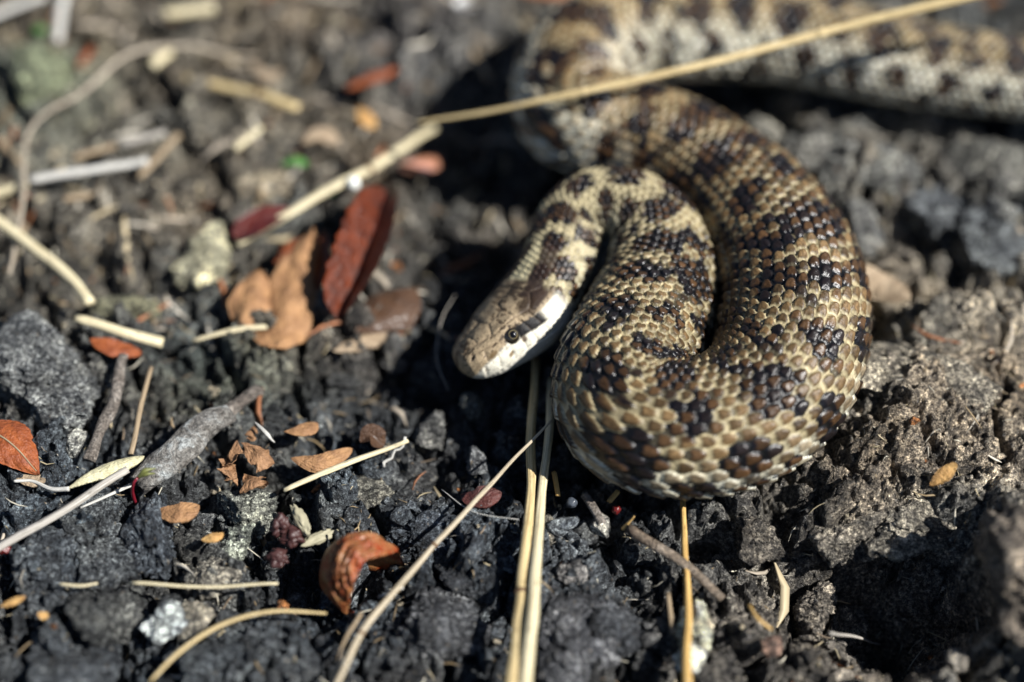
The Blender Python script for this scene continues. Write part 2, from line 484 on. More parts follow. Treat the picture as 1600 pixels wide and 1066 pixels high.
def axis_coords(lo, hi, step, far):
    a = list(np.arange(lo, hi+1e-6, step))
    s = step
    while a[-1] < far: s *= 1.16; a.append(a[-1]+s)
    s = step; b = [a[0]]
    while b[-1] > -far: s *= 1.16; b.append(b[-1]-s)
    return np.array(b[::-1][:-1]+a)
gx = axis_coords(-9.9, 9.9, 0.028, 160)
gy = axis_coords(-6.6, 3.5, 0.029, 160)
gy = np.concatenate([gy[gy < 3.4], np.arange(3.4, 9.6, 0.045)]); s_ = 0.045
while gy[-1] < 160:
    s_ *= 1.16; gy = np.append(gy, gy[-1]+s_)
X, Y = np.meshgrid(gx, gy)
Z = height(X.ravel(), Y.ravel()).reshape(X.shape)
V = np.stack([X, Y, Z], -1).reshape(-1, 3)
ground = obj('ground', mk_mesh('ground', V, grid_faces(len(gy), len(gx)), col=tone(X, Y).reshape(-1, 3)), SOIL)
tag(ground, kind='structure')

# ------------------------------------------------------------------ clods
def rand_unit():
    v = rng.normal(size=3); return v/np.linalg.norm(v)
def clod_shape(level, seed, rough=1.0, flat=0.7, stretch=(1, 1)):
    Vv, Ff = ICO[level]
    r_ = np.random.default_rng(seed)
    nrm = r_.normal(size=(12, 3)); nrm /= np.linalg.norm(nrm, axis=1)[:, None]
    dd = r_.uniform(0.45, 1.0, 12)
    dots = Vv@nrm.T
    rad = np.where(dots > 0.05, dd/np.maximum(dots, 0.05), 9)
    k = 34.0
    rad = -np.log(np.exp(-k*np.minimum(rad, 1.5)).sum(1)+np.exp(-k*1.3))/k
    P = Vv*rad[:, None]
    o = seed*3.17
    if level >= 2:
        n = 0.20*fbm(P[:, 0]*1.6+o, P[:, 1]*1.6, P[:, 2]*1.6, octv=3, seed=seed % 97)
        n = n+0.20*fbm(P[:, 0]*4+o, P[:, 1]*4, P[:, 2]*4, octv=5, seed=seed % 89, gain=0.72)*(1 if level >= 3 else 0.6)
        if level >= 4:
            q = np.abs(vnoise(P[:, 0]*3.2+o, P[:, 1]*3.2, P[:, 2]*3.2, seed=7))
            n = n-0.20*np.exp(-(q/0.06)**2)
            q = np.abs(vnoise(P[:, 0]*6+o, P[:, 1]*6+4, P[:, 2]*6, seed=9))
            n = n-0.08*np.exp(-(q/0.06)**2)
            n = n+0.07*vnoise(P[:, 0]*24+o, P[:, 1]*24, P[:, 2]*24, seed=8)
        P = P+Vv*(n*rough)[:, None]
    P = P*np.array([stretch[0], stretch[1], flat])
    return P, Ff
def rotz(P, a):
    c, s = math.cos(a), math.sin(a)
    return P@np.array([[c, s, 0], [-s, c, 0], [0, 0, 1]])
def clod(px, py, size, col, label, cat='soil clod', name='soil_clod', level=5, seed=None, lift=0.15, flat=0.7, stretch=(1, 1), rot=0.0, rough=1.0, group=None, mat=None):
    seed = seed or int(px*7+py*3)
    p = onto(px, py, 0.0, smooth=True)
    p[2] = float(broad(np.array([p[0]]), np.array([p[1]]))[0])-0.2+lift
    P, Ff = clod_shape(level, seed, rough, flat, stretch)
    P = rotz(P*size, rot)
    n = fbm(P[:, 0]*3+seed, P[:, 1]*3, P[:, 2]*3, octv=3, seed=5)
    cc = np.clip(np.array(col)[None, :]*1.3*(1+0.7*n)[:, None], 0.01, 0.8)
    o = place(name, P+p, Ff, p, mat or SOIL, col=cc)
    return tag(o, label, cat, group)
BLUE = (0.060, 0.068, 0.076); DARKC = (0.042, 0.045, 0.050); GREYB = (0.15, 0.14, 0.115); BEIGE = (0.30, 0.28, 0.20); MID = (0.095, 0.092, 0.085)
clod(150, 835, 0.75, (0.062, 0.068, 0.072), 'large dark blue-grey soil clod just below the long grey stick', stretch=(1.0, 1.0), lift=0.15)
clod(248, 845, 0.50, (0.05, 0.058, 0.068), 'upright blue-black clod right of the large clod, below the seedling', stretch=(0.8, 1.2), lift=0.2)
clod(330, 890, 0.42, (0.20, 0.185, 0.155), 'grey-brown crumbly clod touching the thin horizontal straw', lift=0.1)
clod(70, 890, 0.55, BLUE, 'bluish clod beside the short left straw piece', lift=0.1, rot=0.5)
clod(175, 965, 0.62, (0.06, 0.062, 0.06), 'wide dark clod under the gap between two thin straws', lift=0.15)
clod(256, 985, 0.27, (0.33, 0.36, 0.36), 'small pale blue-grey lichen-coated lump at lower left', lift=0.3, flat=0.9)
clod(300, 965, 0.30, (0.22, 0.2, 0.16), 'brownish grey crumb right of the pale lichen lump', lift=0.25)
clod(385, 1010, 0.72, (0.055, 0.062, 0.068), 'broad blue-grey clod under the curved straw', lift=0.05)
clod(90, 1030, 0.70, (0.058, 0.064, 0.07), 'blue-grey clod in the bottom left corner', lift=0.1)
clod(670, 990, 0.6, (0.075, 0.078, 0.083), 'rounded grey clod in the bottom middle left of the two upright straws', lift=0.2, flat=0.5, rough=1.4)
clod(880, 1010, 0.66, (0.072, 0.074, 0.080), 'slate grey angular clod right of the two upright straws', lift=0.25, flat=0.5, rough=1.4)
clod(955, 990, 0.5, (0.04, 0.043, 0.048), 'charcoal clod between the slate clod and the amber straw', lift=0.15)
clod(655, 830, 0.50, (0.045, 0.052, 0.062), 'blue-black rough clod right of the curled red leaf', lift=0.2)
clod(740, 880, 0.50, (0.04, 0.043, 0.048), 'charcoal clod left of the two upright straws', lift=0.1)
clod(545, 775, 0.38, (0.13, 0.125, 0.105), 'flat grey-brown chip-like clod below the broken pale straw', lift=0.2, flat=0.45, stretch=(1.3, 0.9))
clod(395, 795, 0.42, (0.17, 0.175, 0.15), 'furry pale grey crumb mass left of the purple husk', lift=0.2)
clod(370, 845, 0.3, (0.13, 0.14, 0.12), 'small grey crumb beside the yellow seed chip', lift=0.15, level=4)
clod(320, 408, 0.52, (0.33, 0.31, 0.215), 'pale beige lump left of the lower end of the diagonal straw', name='pale_lump', cat='lump', lift=0.35)
clod(210, 480, 0.42, (0.17, 0.165, 0.11), 'olive-brown lump above the short thick straw', name='olive_lump', cat='lump', lift=0.2, stretch=(1.3, 0.9))
clod(70, 130, 0.72, (0.19, 0.21, 0.135), 'large moss-green blurred lump at upper left', name='mossy_lump', cat='lump', lift=0.25)
clod(75, 585, 0.85, (0.115, 0.12, 0.12), 'large grey clod at the left edge above the orange leaf', lift=0.1, stretch=(1.2, 1))
clod(425, 300, 0.45, (0.26, 0.22, 0.16), 'rounded tan-grey lump left of the diagonal straw', name='tan_lump', cat='lump', lift=0.25)
clod(725, 22, 0.26, (0.62, 0.62, 0.54), 'small round whitish pebble near the top middle', name='pebble', cat='pebble', lift=0.45, level=4, rough=0.5)
clod(1170, 215, 0.50, (0.21, 0.20, 0.17), 'grey clod just behind the snake under its rear body', lift=0.25)
clod(1270, 245, 0.55, (0.16, 0.155, 0.14), 'grey clod right of the gap between the two snake sections', lift=0.25)
clod(1225, 300, 0.32, (0.42, 0.43, 0.40), 'small pale clod touching the outer back of the snake', lift=0.3, level=4)
clod(1380, 270, 0.60, (0.13, 0.13, 0.12), 'grey blurred clod in the middle right background', lift=0.2)
clod(1470, 350, 0.62, (0.10, 0.108, 0.115), 'blue-grey clod behind the pale crust ridge', lift=0.25)
clod(1560, 380, 0.62, (0.10, 0.108, 0.112), 'blue-grey clod at the right edge behind the ridge', lift=0.3)
clod(1335, 355, 0.45, (0.12, 0.12, 0.115), 'dark grey clod above the buff leaf by the snake', lift=0.2)
clod(1540, 250, 0.6, (0.12, 0.118, 0.105), 'grey-brown blurred clod below the rear body at the right', lift=0.15)
clod(1600, 900, 0.7, (0.15, 0.125, 0.10), 'large blurred brown clod near the lower right corner', lift=0.2, stretch=(0.8, 1.2))
clod(1275, 960, 0.35, (0.16, 0.14, 0.115), 'small grey-brown clod in the dark hollow at lower right', lift=0.5)
clod(1205, 1020, 0.2, (0.25, 0.16, 0.12), 'small pinkish brown pebble near the bottom right of the amber straw', name='pebble', cat='pebble', lift=0.35, level=4, rough=0.6)
clod(1330, 1010, 0.32, (0.2, 0.18, 0.15), 'ribbed pale brown clod at the bottom right', lift=0.45, stretch=(0.7, 1.3))
clod(1455, 575, 0.75, (0.20, 0.178, 0.14), 'crumbly dry brown clod on the mound right of the snake', lift=0.0, stretch=(1.4, 0.9), flat=0.35)
clod(1330, 810, 0.7, (0.18, 0.16, 0.13), 'crumbly brown clod below the snake at the right', lift=0.0, flat=0.4)
clod(1180, 830, 0.4, (0.07, 0.062, 0.052), 'dark brown clod right of the amber straw', lift=0.2)
clod(1440, 800, 0.6, (0.2, 0.18, 0.145), 'broad grey-brown clod below the yellow chip', lift=0.0, flat=0.35, stretch=(1.4, 1.1))
clod(850, 830, 0.26, (0.13, 0.12, 0.10), 'crumbly clod touching the right upright straw', lift=0.3, level=4)
clod(940, 838, 0.19, (0.17, 0.165, 0.15), 'small smooth grey clod at the end of the short grey twig', lift=0.4, level=4, rough=0.6)
clod(895, 905, 0.2, (0.2, 0.19, 0.18), 'small pointed grey clod above the slate clod', lift=0.35, level=4)
clod(735, 640, 0.24, (0.12, 0.13, 0.12), 'small shaded grey clod below the snake head', lift=0.35, level=4)
clod(745, 725, 0.22, (0.13, 0.135, 0.14), 'small grey lump above the purple-brown flake', lift=0.35, level=4)
clod(120, 705, 0.2, (0.26, 0.26, 0.24), 'small pointed pale grey chip left of the rough twig', lift=0.35, level=4, flat=1.0)
clod(675, 680, 0.28, (0.10, 0.10, 0.095), 'grey clod right of the broken pale straw', lift=0.3, level=4)
clod(1090, 1000, 0.30, (0.72, 0.62, 0.45), 'white and tan crumbly lump beside the amber straw', name='white_lump', cat='lump', lift=0.5, level=5, stretch=(0.8, 1.5), rough=1.3)
clod(1075, 1052, 0.2, (0.72, 0.66, 0.52), 'small cream lump at the bottom end of the amber straw', name='cream_lump', cat='lump', lift=0.6, level=4, rough=0.6)

# ------------------------------------------------------------------ crumbs and plant fragments nobody could count
def crumbs(n, level, smin, smax, power, name, label_mat=SOIL):
    base = [clod_shape(level, 100+k, 1.0, 0.8) for k in range(14)]
    u = rng.random(n)
    size = smin+(smax-smin)*u**power
    x = rng.uniform(-10, 10.5, n); y = rng.uniform(-6.6, 9.5, n)
    lim, dist = ground_limit(x, y)
    keep = (dist > size*1.1) & (rng.random(n) > 0.8*crust(x, y)*(size > 0.07))
    x, y, size = x[keep], y[keep], size[keep]
    z = height(x, y)
    tn = tone(x, y)*rng.uniform(0.75, 1.7, (len(x), 1))
    pale = rng.random(len(x))
    up = 1/(1+np.exp(-(y-1.2)*0.9))*(x < 1)
    sel = pale < 0.035+0.13*up
    tn[sel] = np.array([0.30, 0.26, 0.19])*rng.uniform(0.7, 1.35, (sel.sum(), 1))
    sel = (pale > 0.99-0.03*up)
    tn[sel] = np.array([0.34, 0.14, 0.05])*rng.uniform(0.7, 1.3, (sel.sum(), 1))
    Vs, Fs, Cs, off = [], [], [], 0
    for i in range(len(x)):
        P, Ff = base[i % 14]
        st = rng.uniform(0.65, 1.35, 3)
        Q = rotz(P*size[i]*st, rng.uniform(0, 6.28))+np.array([x[i], y[i], z[i]+size[i]*0.35])
        Vs.append(Q); Fs.append(Ff+off); off += len(Q)
        Cs.append(np.repeat(tn[i][None], len(Q), 0))
    o = obj(name, mk_mesh(name, np.vstack(Vs), np.vstack(Fs), col=np.clip(np.vstack(Cs), 0, .8)), SOIL)
    return o
tag(crumbs(1500, 3, 0.05, 0.22, 3.2, 'soil_crumbs'), 'loose crumbs of dark soil lying all over the ground', 'soil crumbs', kind='stuff')
tag(crumbs(8000, 1, 0.018, 0.075, 1.5, 'soil_grit'), 'fine soil grit scattered over the ground', 'soil grit', kind='stuff')

def fibres(n, name, label, lmin, lmax, wmul, cols, dens_tl=1.0):
    m, t, b = nt(name+'_fragments')
    a = N(t, 'ShaderNodeAttribute', attribute_name='Col')
    t.links.new(a.outputs['Color'], b.inputs['Base Color']); b.inputs['Roughness'].default_value = 0.6
    x = rng.uniform(-9.8, 10, n); y = rng.uniform(-6.4, 9.2, n)
    acc = rng.random(n) < np.where((y > 0) & (x < 1), 1.0, dens_tl)
    _, dist = ground_limit(x, y)
    k = acc & (dist > 0.12)
    x, y = x[k], y[k]
    Vs, Fs, Cs, off = [], [], [], 0
    for i in range(len(x)):
        L = lmin+(lmax-lmin)*rng.random()**2.2; a_ = rng.uniform(0, 6.28)
        w = wmul*rng.uniform(0.5, 1.5)*(0.4+L)
        d = np.array([math.cos(a_), math.sin(a_)])
        q = np.linspace(-0.5, 0.5, 4)
        bend = rng.uniform(-0.35, 0.35)*L
        px_ = x[i]+d[0]*q*L-d[1]*bend*(q*q*4-1)*0.5; py_ = y[i]+d[1]*q*L+d[0]*bend*(q*q*4-1)*0.5
        zz = height(px_, py_); lo = max(zz[0], zz[3]); top = np.maximum(np.linspace(zz[0], zz[3], 4), zz)+w*0.5+0.01
        top = 0.5*top+0.5*top.mean()+rng.uniform(-0.3, 0.3)*L*q
        ring = []
        for k2 in range(4):
            ww = w*(0.25 if k2 in (0, 3) else 1)
            for an in (0, 2.09, 4.19):
                ring.append([px_[k2]-d[1]*math.cos(an)*ww, py_[k2]+d[0]*math.cos(an)*ww, top[k2]+math.sin(an)*ww*0.5])
        Vs.append(np.array(ring))
        f = grid_faces(4, 3, wrap=True)
        Fs.append(f+off); off += 12
        c = np.array(cols[rng.integers(len(cols))])*rng.uniform(0.7, 1.25)
        Cs.append(np.repeat(c[None], 12, 0))
    o = obj(name, mk_mesh(name, np.vstack(Vs), np.vstack(Fs), col=np.clip(np.vstack(Cs), 0, .85)), m)
    tag(o, label, 'plant fragments', kind='stuff')
    return o
fibres(6500, 'plant_fibres', 'tiny pale plant fibres littering the soil', 0.05, 0.45, 0.017, [(0.5, 0.42, 0.26), (0.62, 0.58, 0.46), (0.3, 0.22, 0.12), (0.2, 0.15, 0.1), (0.36, 0.33, 0.27)], 0.7)
fibres(1200, 'straw_chips', 'small broken bits of straw and bark mixed into the soil', 0.25, 1.2, 0.045, [(0.46, 0.38, 0.24), (0.42, 0.36, 0.28), (0.30, 0.22, 0.13), (0.5, 0.46, 0.38), (0.3, 0.12, 0.05)], 0.12)

# ------------------------------------------------------------------ stems, straws, twigs
def tube_arrays(path, rad, seg_=10, wob=0.06, seed=0, flat=1.0, endround=True, ridge=0.0):
    n = len(path)
    T = np.gradient(path, axis=0); T /= np.linalg.norm(T, axis=1)[:, None]
    up = np.array([0, 0, 1.0])
    S = np.cross(T, up); S /= np.maximum(np.linalg.norm(S, axis=1), 1e-6)[:, None]
    U = np.cross(S, T)
    an = np.linspace(0, 2*math.pi, seg_, endpoint=False)
    arc = np.concatenate([[0], np.cumsum(np.linalg.norm(np.diff(path, axis=0), axis=1))])
    rr = rad[:, None]*(1+wob*vnoise(arc[:, None]*2.5+seed+np.cos(an)[None]*0.8, np.sin(an)[None]*0.8+0*arc[:, None], seed=seed % 50)+ridge*np.cos(an*5)[None])
    Pn = path[:, None]+S[:, None]*(rr*np.cos(an))[..., None]+U[:, None]*(rr*np.sin(an)*flat)[..., None]
    Vv = Pn.reshape(-1, 3)
    uv = np.stack(np.broadcast_arrays((an/(2*math.pi))[None], arc[:, None]), -1).reshape(-1, 2)
    F = [grid_faces(n, seg_, wrap=True)]
    c0, c1 = len(Vv), len(Vv)+1
    Vv = np.vstack([Vv, path[0], path[-1]]); uv = np.vstack([uv, [0.5, 0], [0.5, arc[-1]]])
    j = np.arange(seg_); j2 = (j+1) % seg_
    F.append(np.stack([j2, j, np.full(seg_, c0)], 1)); b0 = (n-1)*seg_
    F.append(np.stack([b0+j, b0+j2, np.full(seg_, c1)], 1))
    return Vv, F, uv
def stem(pp, w, mat, label, cat='straw', name='straw', h=None, group=None, nodes=(), seg_=12, wob=0.10, kink=0.045, seed=None, ridge=0.09, flat=0.8, taper=None, children=None):
    """pp: list of (image x, image y, lift over the soil); w: widths in pixels at the points"""
    if isinstance(w, (int, float)): w = [w]*len(pp)
    seed = seed or abs(int(pp[0][0]*3+pp[0][1]))+1   # every stem bends its own way
    P = []
    for (x, y, hh), ww in zip(pp, w):
        p = onto(x, y, hh, smooth=True)
        P.append([*p, 0.43*ww*px2cm(p)])
    P = np.array(P)
    L = np.linalg.norm(np.diff(P[:, :3], axis=0), axis=1).sum()
    n = int(max(10, min(90, L*9)))
    Q = catmull(P, n)
    path = Q[:, :3].copy(); rad = Q[:, 3].copy()
    s = np.linspace(0, L, n)
    path[:, 0] += kink*vnoise(s*0.9+seed, s*0, seed=2); path[:, 1] += kink*vnoise(s*0.9+seed+40, s*0, seed=2)
    path[:, 2] += kink*vnoise(s*1.1+seed+80, s*0, seed=2)
    if taper:
        rad *= np.linspace(taper[0], taper[1], n)
    o0 = path[n//2].copy()
    Vv, F, uv = tube_arrays(path, rad, seg_, wob, seed, flat, ridge=ridge)
    # frayed, slightly bevelled ends
    Vv[:seg_] += (np.random.default_rng(seed).random((seg_, 1))-0.3)*(path[0]-path[1])/max(np.linalg.norm(path[0]-path[1]), 1e-6)*rad[0]*0.8
    if nodes or children:
        e = empty(name, o0)
        o = place('stalk', Vv, F, o0, mat, uv=uv); o.parent = e; o.location = (0, 0, 0)
        for f in nodes:
            k = int(f*(n-1)); k = max(2, min(n-3, k))
            T = path[k+1]-path[k-1]; T /= np.linalg.norm(T)
            off_ = np.linspace(-1, 1, 7)
            pth = path[k]+T*off_[:, None]*rad[k]*0.6
            rd = rad[k]*(1.02+0.22*(1-off_**2))
            V2, F2, uv2 = tube_arrays(pth, rd, seg_, 0.04, seed+1, flat)
            c = place('node', V2, F2, o0, NODE, uv=uv2); c.parent = e; c.location = (0, 0, 0)
        tag(e, label, cat, group)
        return e
    o = place(name, Vv, F, o0, mat, uv=uv)
    return tag(o, label, cat, group)
NODE = straw_material('straw_node', (0.20, 0.12, 0.06), (0.10, 0.06, 0.03), 0.55)
ZS = lambda z: z

# the long straw lying across the snake: heights are absolute here
def stem_abs(pp, w, mat, label, nodes=(), name='straw', cat='straw', seg_=14, wob=0.06, seed=5):
    P = np.array([[*at(x, y, z), 0.38*ww*px2cm(at(x, y, z))] for (x, y, z), ww in zip(pp, w)])
    n = 110
    Q = catmull(P, n); path = Q[:, :3]; rad = Q[:, 3]
    o0 = path[n//2].copy()
    Vv, F, uv = tube_arrays(path, rad, seg_, wob, seed, 0.9, ridge=0.08)
    e = empty(name, o0)
    o = place('stalk', Vv, F, o0, mat, uv=uv); o.parent = e; o.location = (0, 0, 0)
    for f in nodes:
        k = int(f*(n-1))
        T = path[k+1]-path[k-1]; T /= np.linalg.norm(T)
        off_ = np.linspace(-1, 1, 7)
        V2, F2, uv2 = tube_arrays(path[k]+T*off_[:, None]*rad[k]*0.9, rad[k]*(1.02+0.18*(1-off_**2)), seg_, 0.04, 3, 0.9)
        c = place('node', V2, F2, o0, NODE if f > 2 else mat, uv=uv2); c.parent = e; c.location = (0, 0, 0)
    return tag(e, label, cat)
stem_abs([(650, 192, 1.35), (760, 175, 1.75), (870, 152, 2.12), (1000, 124, 2.32), (1120, 96, 2.45), (1230, 66, 2.6), (1350, 34, 2.8), (1480, 3, 3.1), (1640, -35, 3.5)],
         [7, 11, 14, 16, 17, 18, 20, 22, 22], STRAW, 'long dry straw lying across the snake body from centre to top right', nodes=(0.28, 0.66))

U1 = stem([(375, 386, 0.35), (480, 318, 0.5), (560, 272, 0.6), (678, 204, 0.75)], [15, 18, 19, 16], STRAW_PALE, 'diagonal pale straw left of the snake with a white bead on it', nodes=(0.6,))
stem([(-30, 325, 0.6), (60, 392, 0.5), (145, 474, 0.45)], [20, 19, 20], STRAW_PALE, 'thick yellow straw slanting down from the left edge')
stem([(117, 502, 0.3), (190, 520, 0.35), (259, 538, 0.3)], [17, 18, 20], STRAW_PALE, 'short thick cut straw above the brown leaf at left')
stem([(300, 533, 0.25), (370, 514, 0.4), (438, 508, 0.3)], [8, 10, 9], STRAW_PALE, 'short thin curved straw lying on the tan leaf')
stem([(-20, 303, 0.35), (45, 288, 0.4)], [18, 17], STRAW_PALE, 'yellowish straw stub at the left edge beside the bleached stem')
stem([(48, 284, 0.45), (140, 268, 0.5), (232, 248, 0.5)], [19, 17, 15], STRAW_WHITE, 'bleached white-grey stem at the left', cat='stem', name='dry_stem')
stem([(18, 432, 0.2), (40, 330, 0.45), (45, 218, 0.6), (110, 160, 0.65), (190, 98, 0.7), (290, 72, 0.6), (400, 78, 0.35)], [7, 9, 8, 10, 11, 10, 6], STRAW_STALK, 'long grey-brown bent stem arching over the upper left ground', cat='stem', name='dry_stem', kink=0.12)
stem([(254, 20, 0.5), (338, 13, 0.5)], [22, 21], STRAW_PALE, 'short bright yellow straw piece at the top left')
stem([(235, 106, 0.6), (262, 82, 0.6)], [22, 20], STRAW_PALE, 'tiny cream straw chunk resting below the arching stem')
stem([(285, 120, 0.4), (380, 142, 0.4), (470, 168, 0.4)], [16, 17, 18], STRAW, 'golden straw with a darker joint in the upper left', nodes=(0.68,))
stem([(370, 236, 0.45), (408, 203, 0.45)], [14, 12], STRAW_PALE, 'short pale greenish straw between the golden straw and the diagonal straw')
stem([(86, 66, 0.3), (96, 20, 0.5), (105, -20, 0.6)], [16, 17, 16], STRAW_WHITE, 'pale upright stem piece near the top left corner', cat='stem', name='dry_stem')
stem([(-20, 30, 0.5), (70, -6, 0.5)], [16, 14], STRAW_WHITE, 'bleached stem cut by the top left corner', cat='stem', name='dry_stem')
stem([(215, 282, 0.35), (282, 212, 0.45)], [13, 14], STRAW_BROWN, 'short brown stem crossing the end of the bleached stem', cat='stem', name='dry_stem')
stem([(118, 246, 0.35), (182, 226, 0.4)], [14, 13], STRAW_BROWN, 'short brownish stem just above the bleached stem', cat='stem', name='dry_stem')
stem([(190, 222, 0.35), (262, 210, 0.4)], [16, 13], STRAW_GREY, 'short dull grey stem piece above the right end of the bleached stem', cat='stem', name='dry_stem')
stem([(104, 312, 0.3), (156, 302, 0.3)], [14, 12], STRAW_BROWN, 'tiny brown stem piece just below the bleached stem', cat='stem', name='dry_stem')
stem([(0, 215, 0.2), (36, 262, 0.2)], [12, 12], STRAW_BROWN, 'short brown stem by the left edge above the straw stub', cat='stem', name='dry_stem')
stem([(10, 430, 0.2), (42, 352, 0.3)], [12, 10], STRAW_BROWN, 'thin brown stem beside the foot of the arching stem', cat='stem', name='dry_stem')
stem([(740, 75, 0.3), (768, 130, 0.3)], [12, 9], STRAW_BROWN, 'short blurred brown stem left of the snake near the top', cat='stem', name='dry_stem')

stem([(800, 1090, 0.75), (812, 950, 0.65), (826, 780, 0.5), (838, 560, 0.3)], [30, 23, 19, 13], STRAW, 'left one of two upright straws below the snake head, with dark joint', nodes=(0.30,))
stem([(823, 1090, 0.78), (838, 900, 0.65), (850, 740, 0.5), (862, 590, 0.3)], [25, 20, 16, 13], STRAW_PALE, 'right one of two upright straws below the snake head, paler and smooth', nodes=())
stem([(520, 1075, 0.55), (575, 972, 0.5), (650, 885, 0.6), (740, 780, 0.75), (862, 658, 0.85)], [11, 12, 11, 9, 4], STRAW_SLANT, 'long thin straw slanting from the bottom edge up to the snake coil', flat=0.6, nodes=(0.2, 0.52))
stem([(520, 1080, 0.3), (536, 1010, 0.35), (562, 962, 0.4)], [9, 9, 7], STRAW_BROWN, 'short split straw blade beside the foot of the slanting straw', flat=0.5)
stem([(1063, 745, 0.15), (1068, 830, 0.3), (1070, 930, 0.4), (1077, 1070, 0.6)], [9, 11, 13, 19], STRAW_ORANGE, 'amber straw coming out from under the snake towards the bottom edge', nodes=())
stem([(444, 766, 0.35), (540, 722, 0.45), (637, 683, 0.6)], [10, 11, 8], STRAW_PALE, 'pale straight straw with a crumpled tip in the lower left middle')
stem([(633, 683, 0.6), (628, 700, 0.45), (616, 704, 0.4), (612, 716, 0.3), (600, 722, 0.25), (600, 730, 0.2)], [6, 5, 6, 5, 7, 5], STRAW_WHITE, 'crumpled pale shred hanging from the tip of the straight straw', cat='plant shred', name='plant_shred', kink=0.0)
stem([(97, 915, 0.35), (130, 918, 0.35), (156, 914, 0.35)], [4, 6, 4], STRAW_PALE, 'tiny thin straw fragment left of the thin horizontal straw')
stem([(200, 913, 0.35), (300, 915, 0.35), (435, 918, 0.4)], [5, 6, 5], STRAW_PALE, 'thin horizontal straw in the lower left')
stem([(233, 1062, 0.35), (280, 1015, 0.4), (345, 975, 0.45), (420, 960, 0.45), (512, 962, 0.35)], [6, 8, 8, 7, 4], STRAW, 'thin curved straw arching along the bottom left')
stem([(-40, 872, 0.35), (80, 806, 0.4), (195, 738, 0.45)], [17, 16, 15], STRAW_GREY, 'long grey stick running up from the left edge', cat='stick', name='stick', wob=0.1)
stem([(125, 791, 0.25), (205, 757, 0.25)], [4, 8], STRAW_WHITE, 'white sliver lying under the grey stick', cat='plant shred', name='plant_shred')
stem([(200, 712, 0.35), (218, 650, 0.4), (238, 578, 0.4)], [10, 9, 8], STRAW_BROWN, 'thin upright tan twig left of the grey cane', cat='twig', name='twig')
stem([(143, 722, 0.3), (165, 650, 0.35), (195, 560, 0.35)], [24, 22, 16], BARK, 'rough grey-brown twig standing left of the thin tan twig', cat='twig', name='twig', wob=0.35, ridge=0.06)
stem([(214, 752, 0.35), (265, 712, 0.45), (312, 672, 0.45), (356, 648, 0.4)], [52, 60, 56, 34], BARK_CANE, 'thick pale grey broken cane in the left middle', cat='cane', name='cane_piece', wob=0.3, ridge=0.02, flat=0.6, seg_=28, kink=0.06)
stem([(352, 652, 0.35), (404, 612, 0.3)], [28, 22], BARK, 'narrow rough end piece above the grey cane', cat='bark', name='bark_piece', wob=0.3, seg_=16)
stem([(985, 826, 0.35), (1050, 872, 0.4), (1128, 936, 0.4)], [20, 19, 15], TWIG, 'brown round twig lying below the snake behind the amber straw', cat='twig', name='twig', wob=0.12)
stem([(978, 824, 0.4), (996, 804, 0.6)], [8, 3], STRAW_ORANGE, 'small amber splinter at the upper end of the brown twig', cat='splinter', name='splinter')
stem([(915, 775, 0.3), (944, 818, 0.35)], [15, 15], BARK, 'short grey twig just below the snake coil', cat='twig', name='twig')
stem([(1046, 128, 0.55), (1046, 205, 0.55)], [12, 17], STRAW_WHITE, 'blurred pale upright stem in the gap between the snake sections', cat='stem', name='dry_stem')
stem([(1300, 985, 0.5), (1380, 1008, 0.5)], [6, 5], STRAW_GREY, 'thin grey fibre in the dark hollow at the lower right', cat='straw')
stem([(1172, 944, 0.5), (1185, 965, 0.6), (1208, 985, 0.5)], [7, 7, 5], STRAW_ORANGE, 'tiny curved yellow husk in the hollow right of the amber straw', cat='husk', name='husk')
stem([(1045, 920, 0.3), (1052, 990, 0.3)], [8, 9], STRAW_BROWN, 'short dark yellow blade left of the amber straw', flat=0.4)
stem([(588, 932, 0.3), (628, 918, 0.4)], [3, 5], STRAW_WHITE, 'short white splinter against the slanting straw', cat='splinter', name='splinter')
stem([(866, 740, 0.3), (872, 775, 0.3)], [9, 9], STRAW_ORANGE, 'stubby orange stem end at the foot of the snake coil', cat='stem', name='dry_stem')
stem([(948, 786, 0.3), (962, 770, 0.3)], [9, 9], STRAW_ORANGE, 'small cut orange stem under the snake coil', cat='stem', name='dry_stem')

# bead on the diagonal straw, silk thread
def blob(px, py, hh, rpx, mat, name, label, cat, rough=0.15, stretch=(1, 1, 1), level=4):
    p = onto(px, py, hh, smooth=True)
    P, Ff = ICO[level]
    r = rpx*px2cm(p)
    n = fbm(P[:, 0]*2+px, P[:, 1]*2, P[:, 2]*2, octv=3, seed=3)
    Q = P*(r*(1+rough*n))[:, None]*np.array(stretch)
    o = place(name, Q+p, Ff, p, mat)
    return tag(o, label, cat)
WHITE = plain('white_husk', (0.75, 0.77, 0.72), 0.3)
blob(552, 287, 0.72, 11, WHITE, 'white_bead', 'small white bead-like husk on the diagonal straw', 'husk')
RED = plain('red_berry_skin', (0.11, 0.010, 0.009), 0.3)
blob(963, 797, 0.3, 7, RED, 'red_seed', 'tiny red seed below the snake coil', 'seed', 0.3)
blob(6, 858, 0.3, 8, RED, 'red_seed', 'small red seed at the left edge under the grey stick', 'seed', 0.4, (1.3, 1, .7))
GREY = plain('dark_seed_coat', (0.06, 0.07, 0.085), 0.3)
blob(893, 786, 0.3, 9, GREY, 'dark_seed', 'round blue-black seed between the straws and the grey twig', 'seed', 0.15)
stem([(690, 765, 0.55), (740, 800, 0.6), (810, 812, 0.6)], [1.4, 1.4, 1.4], STRAW_WHITE, 'fine white thread stretched across the slanting straw', cat='thread', name='silk_thread', seg_=5, kink=0.0)
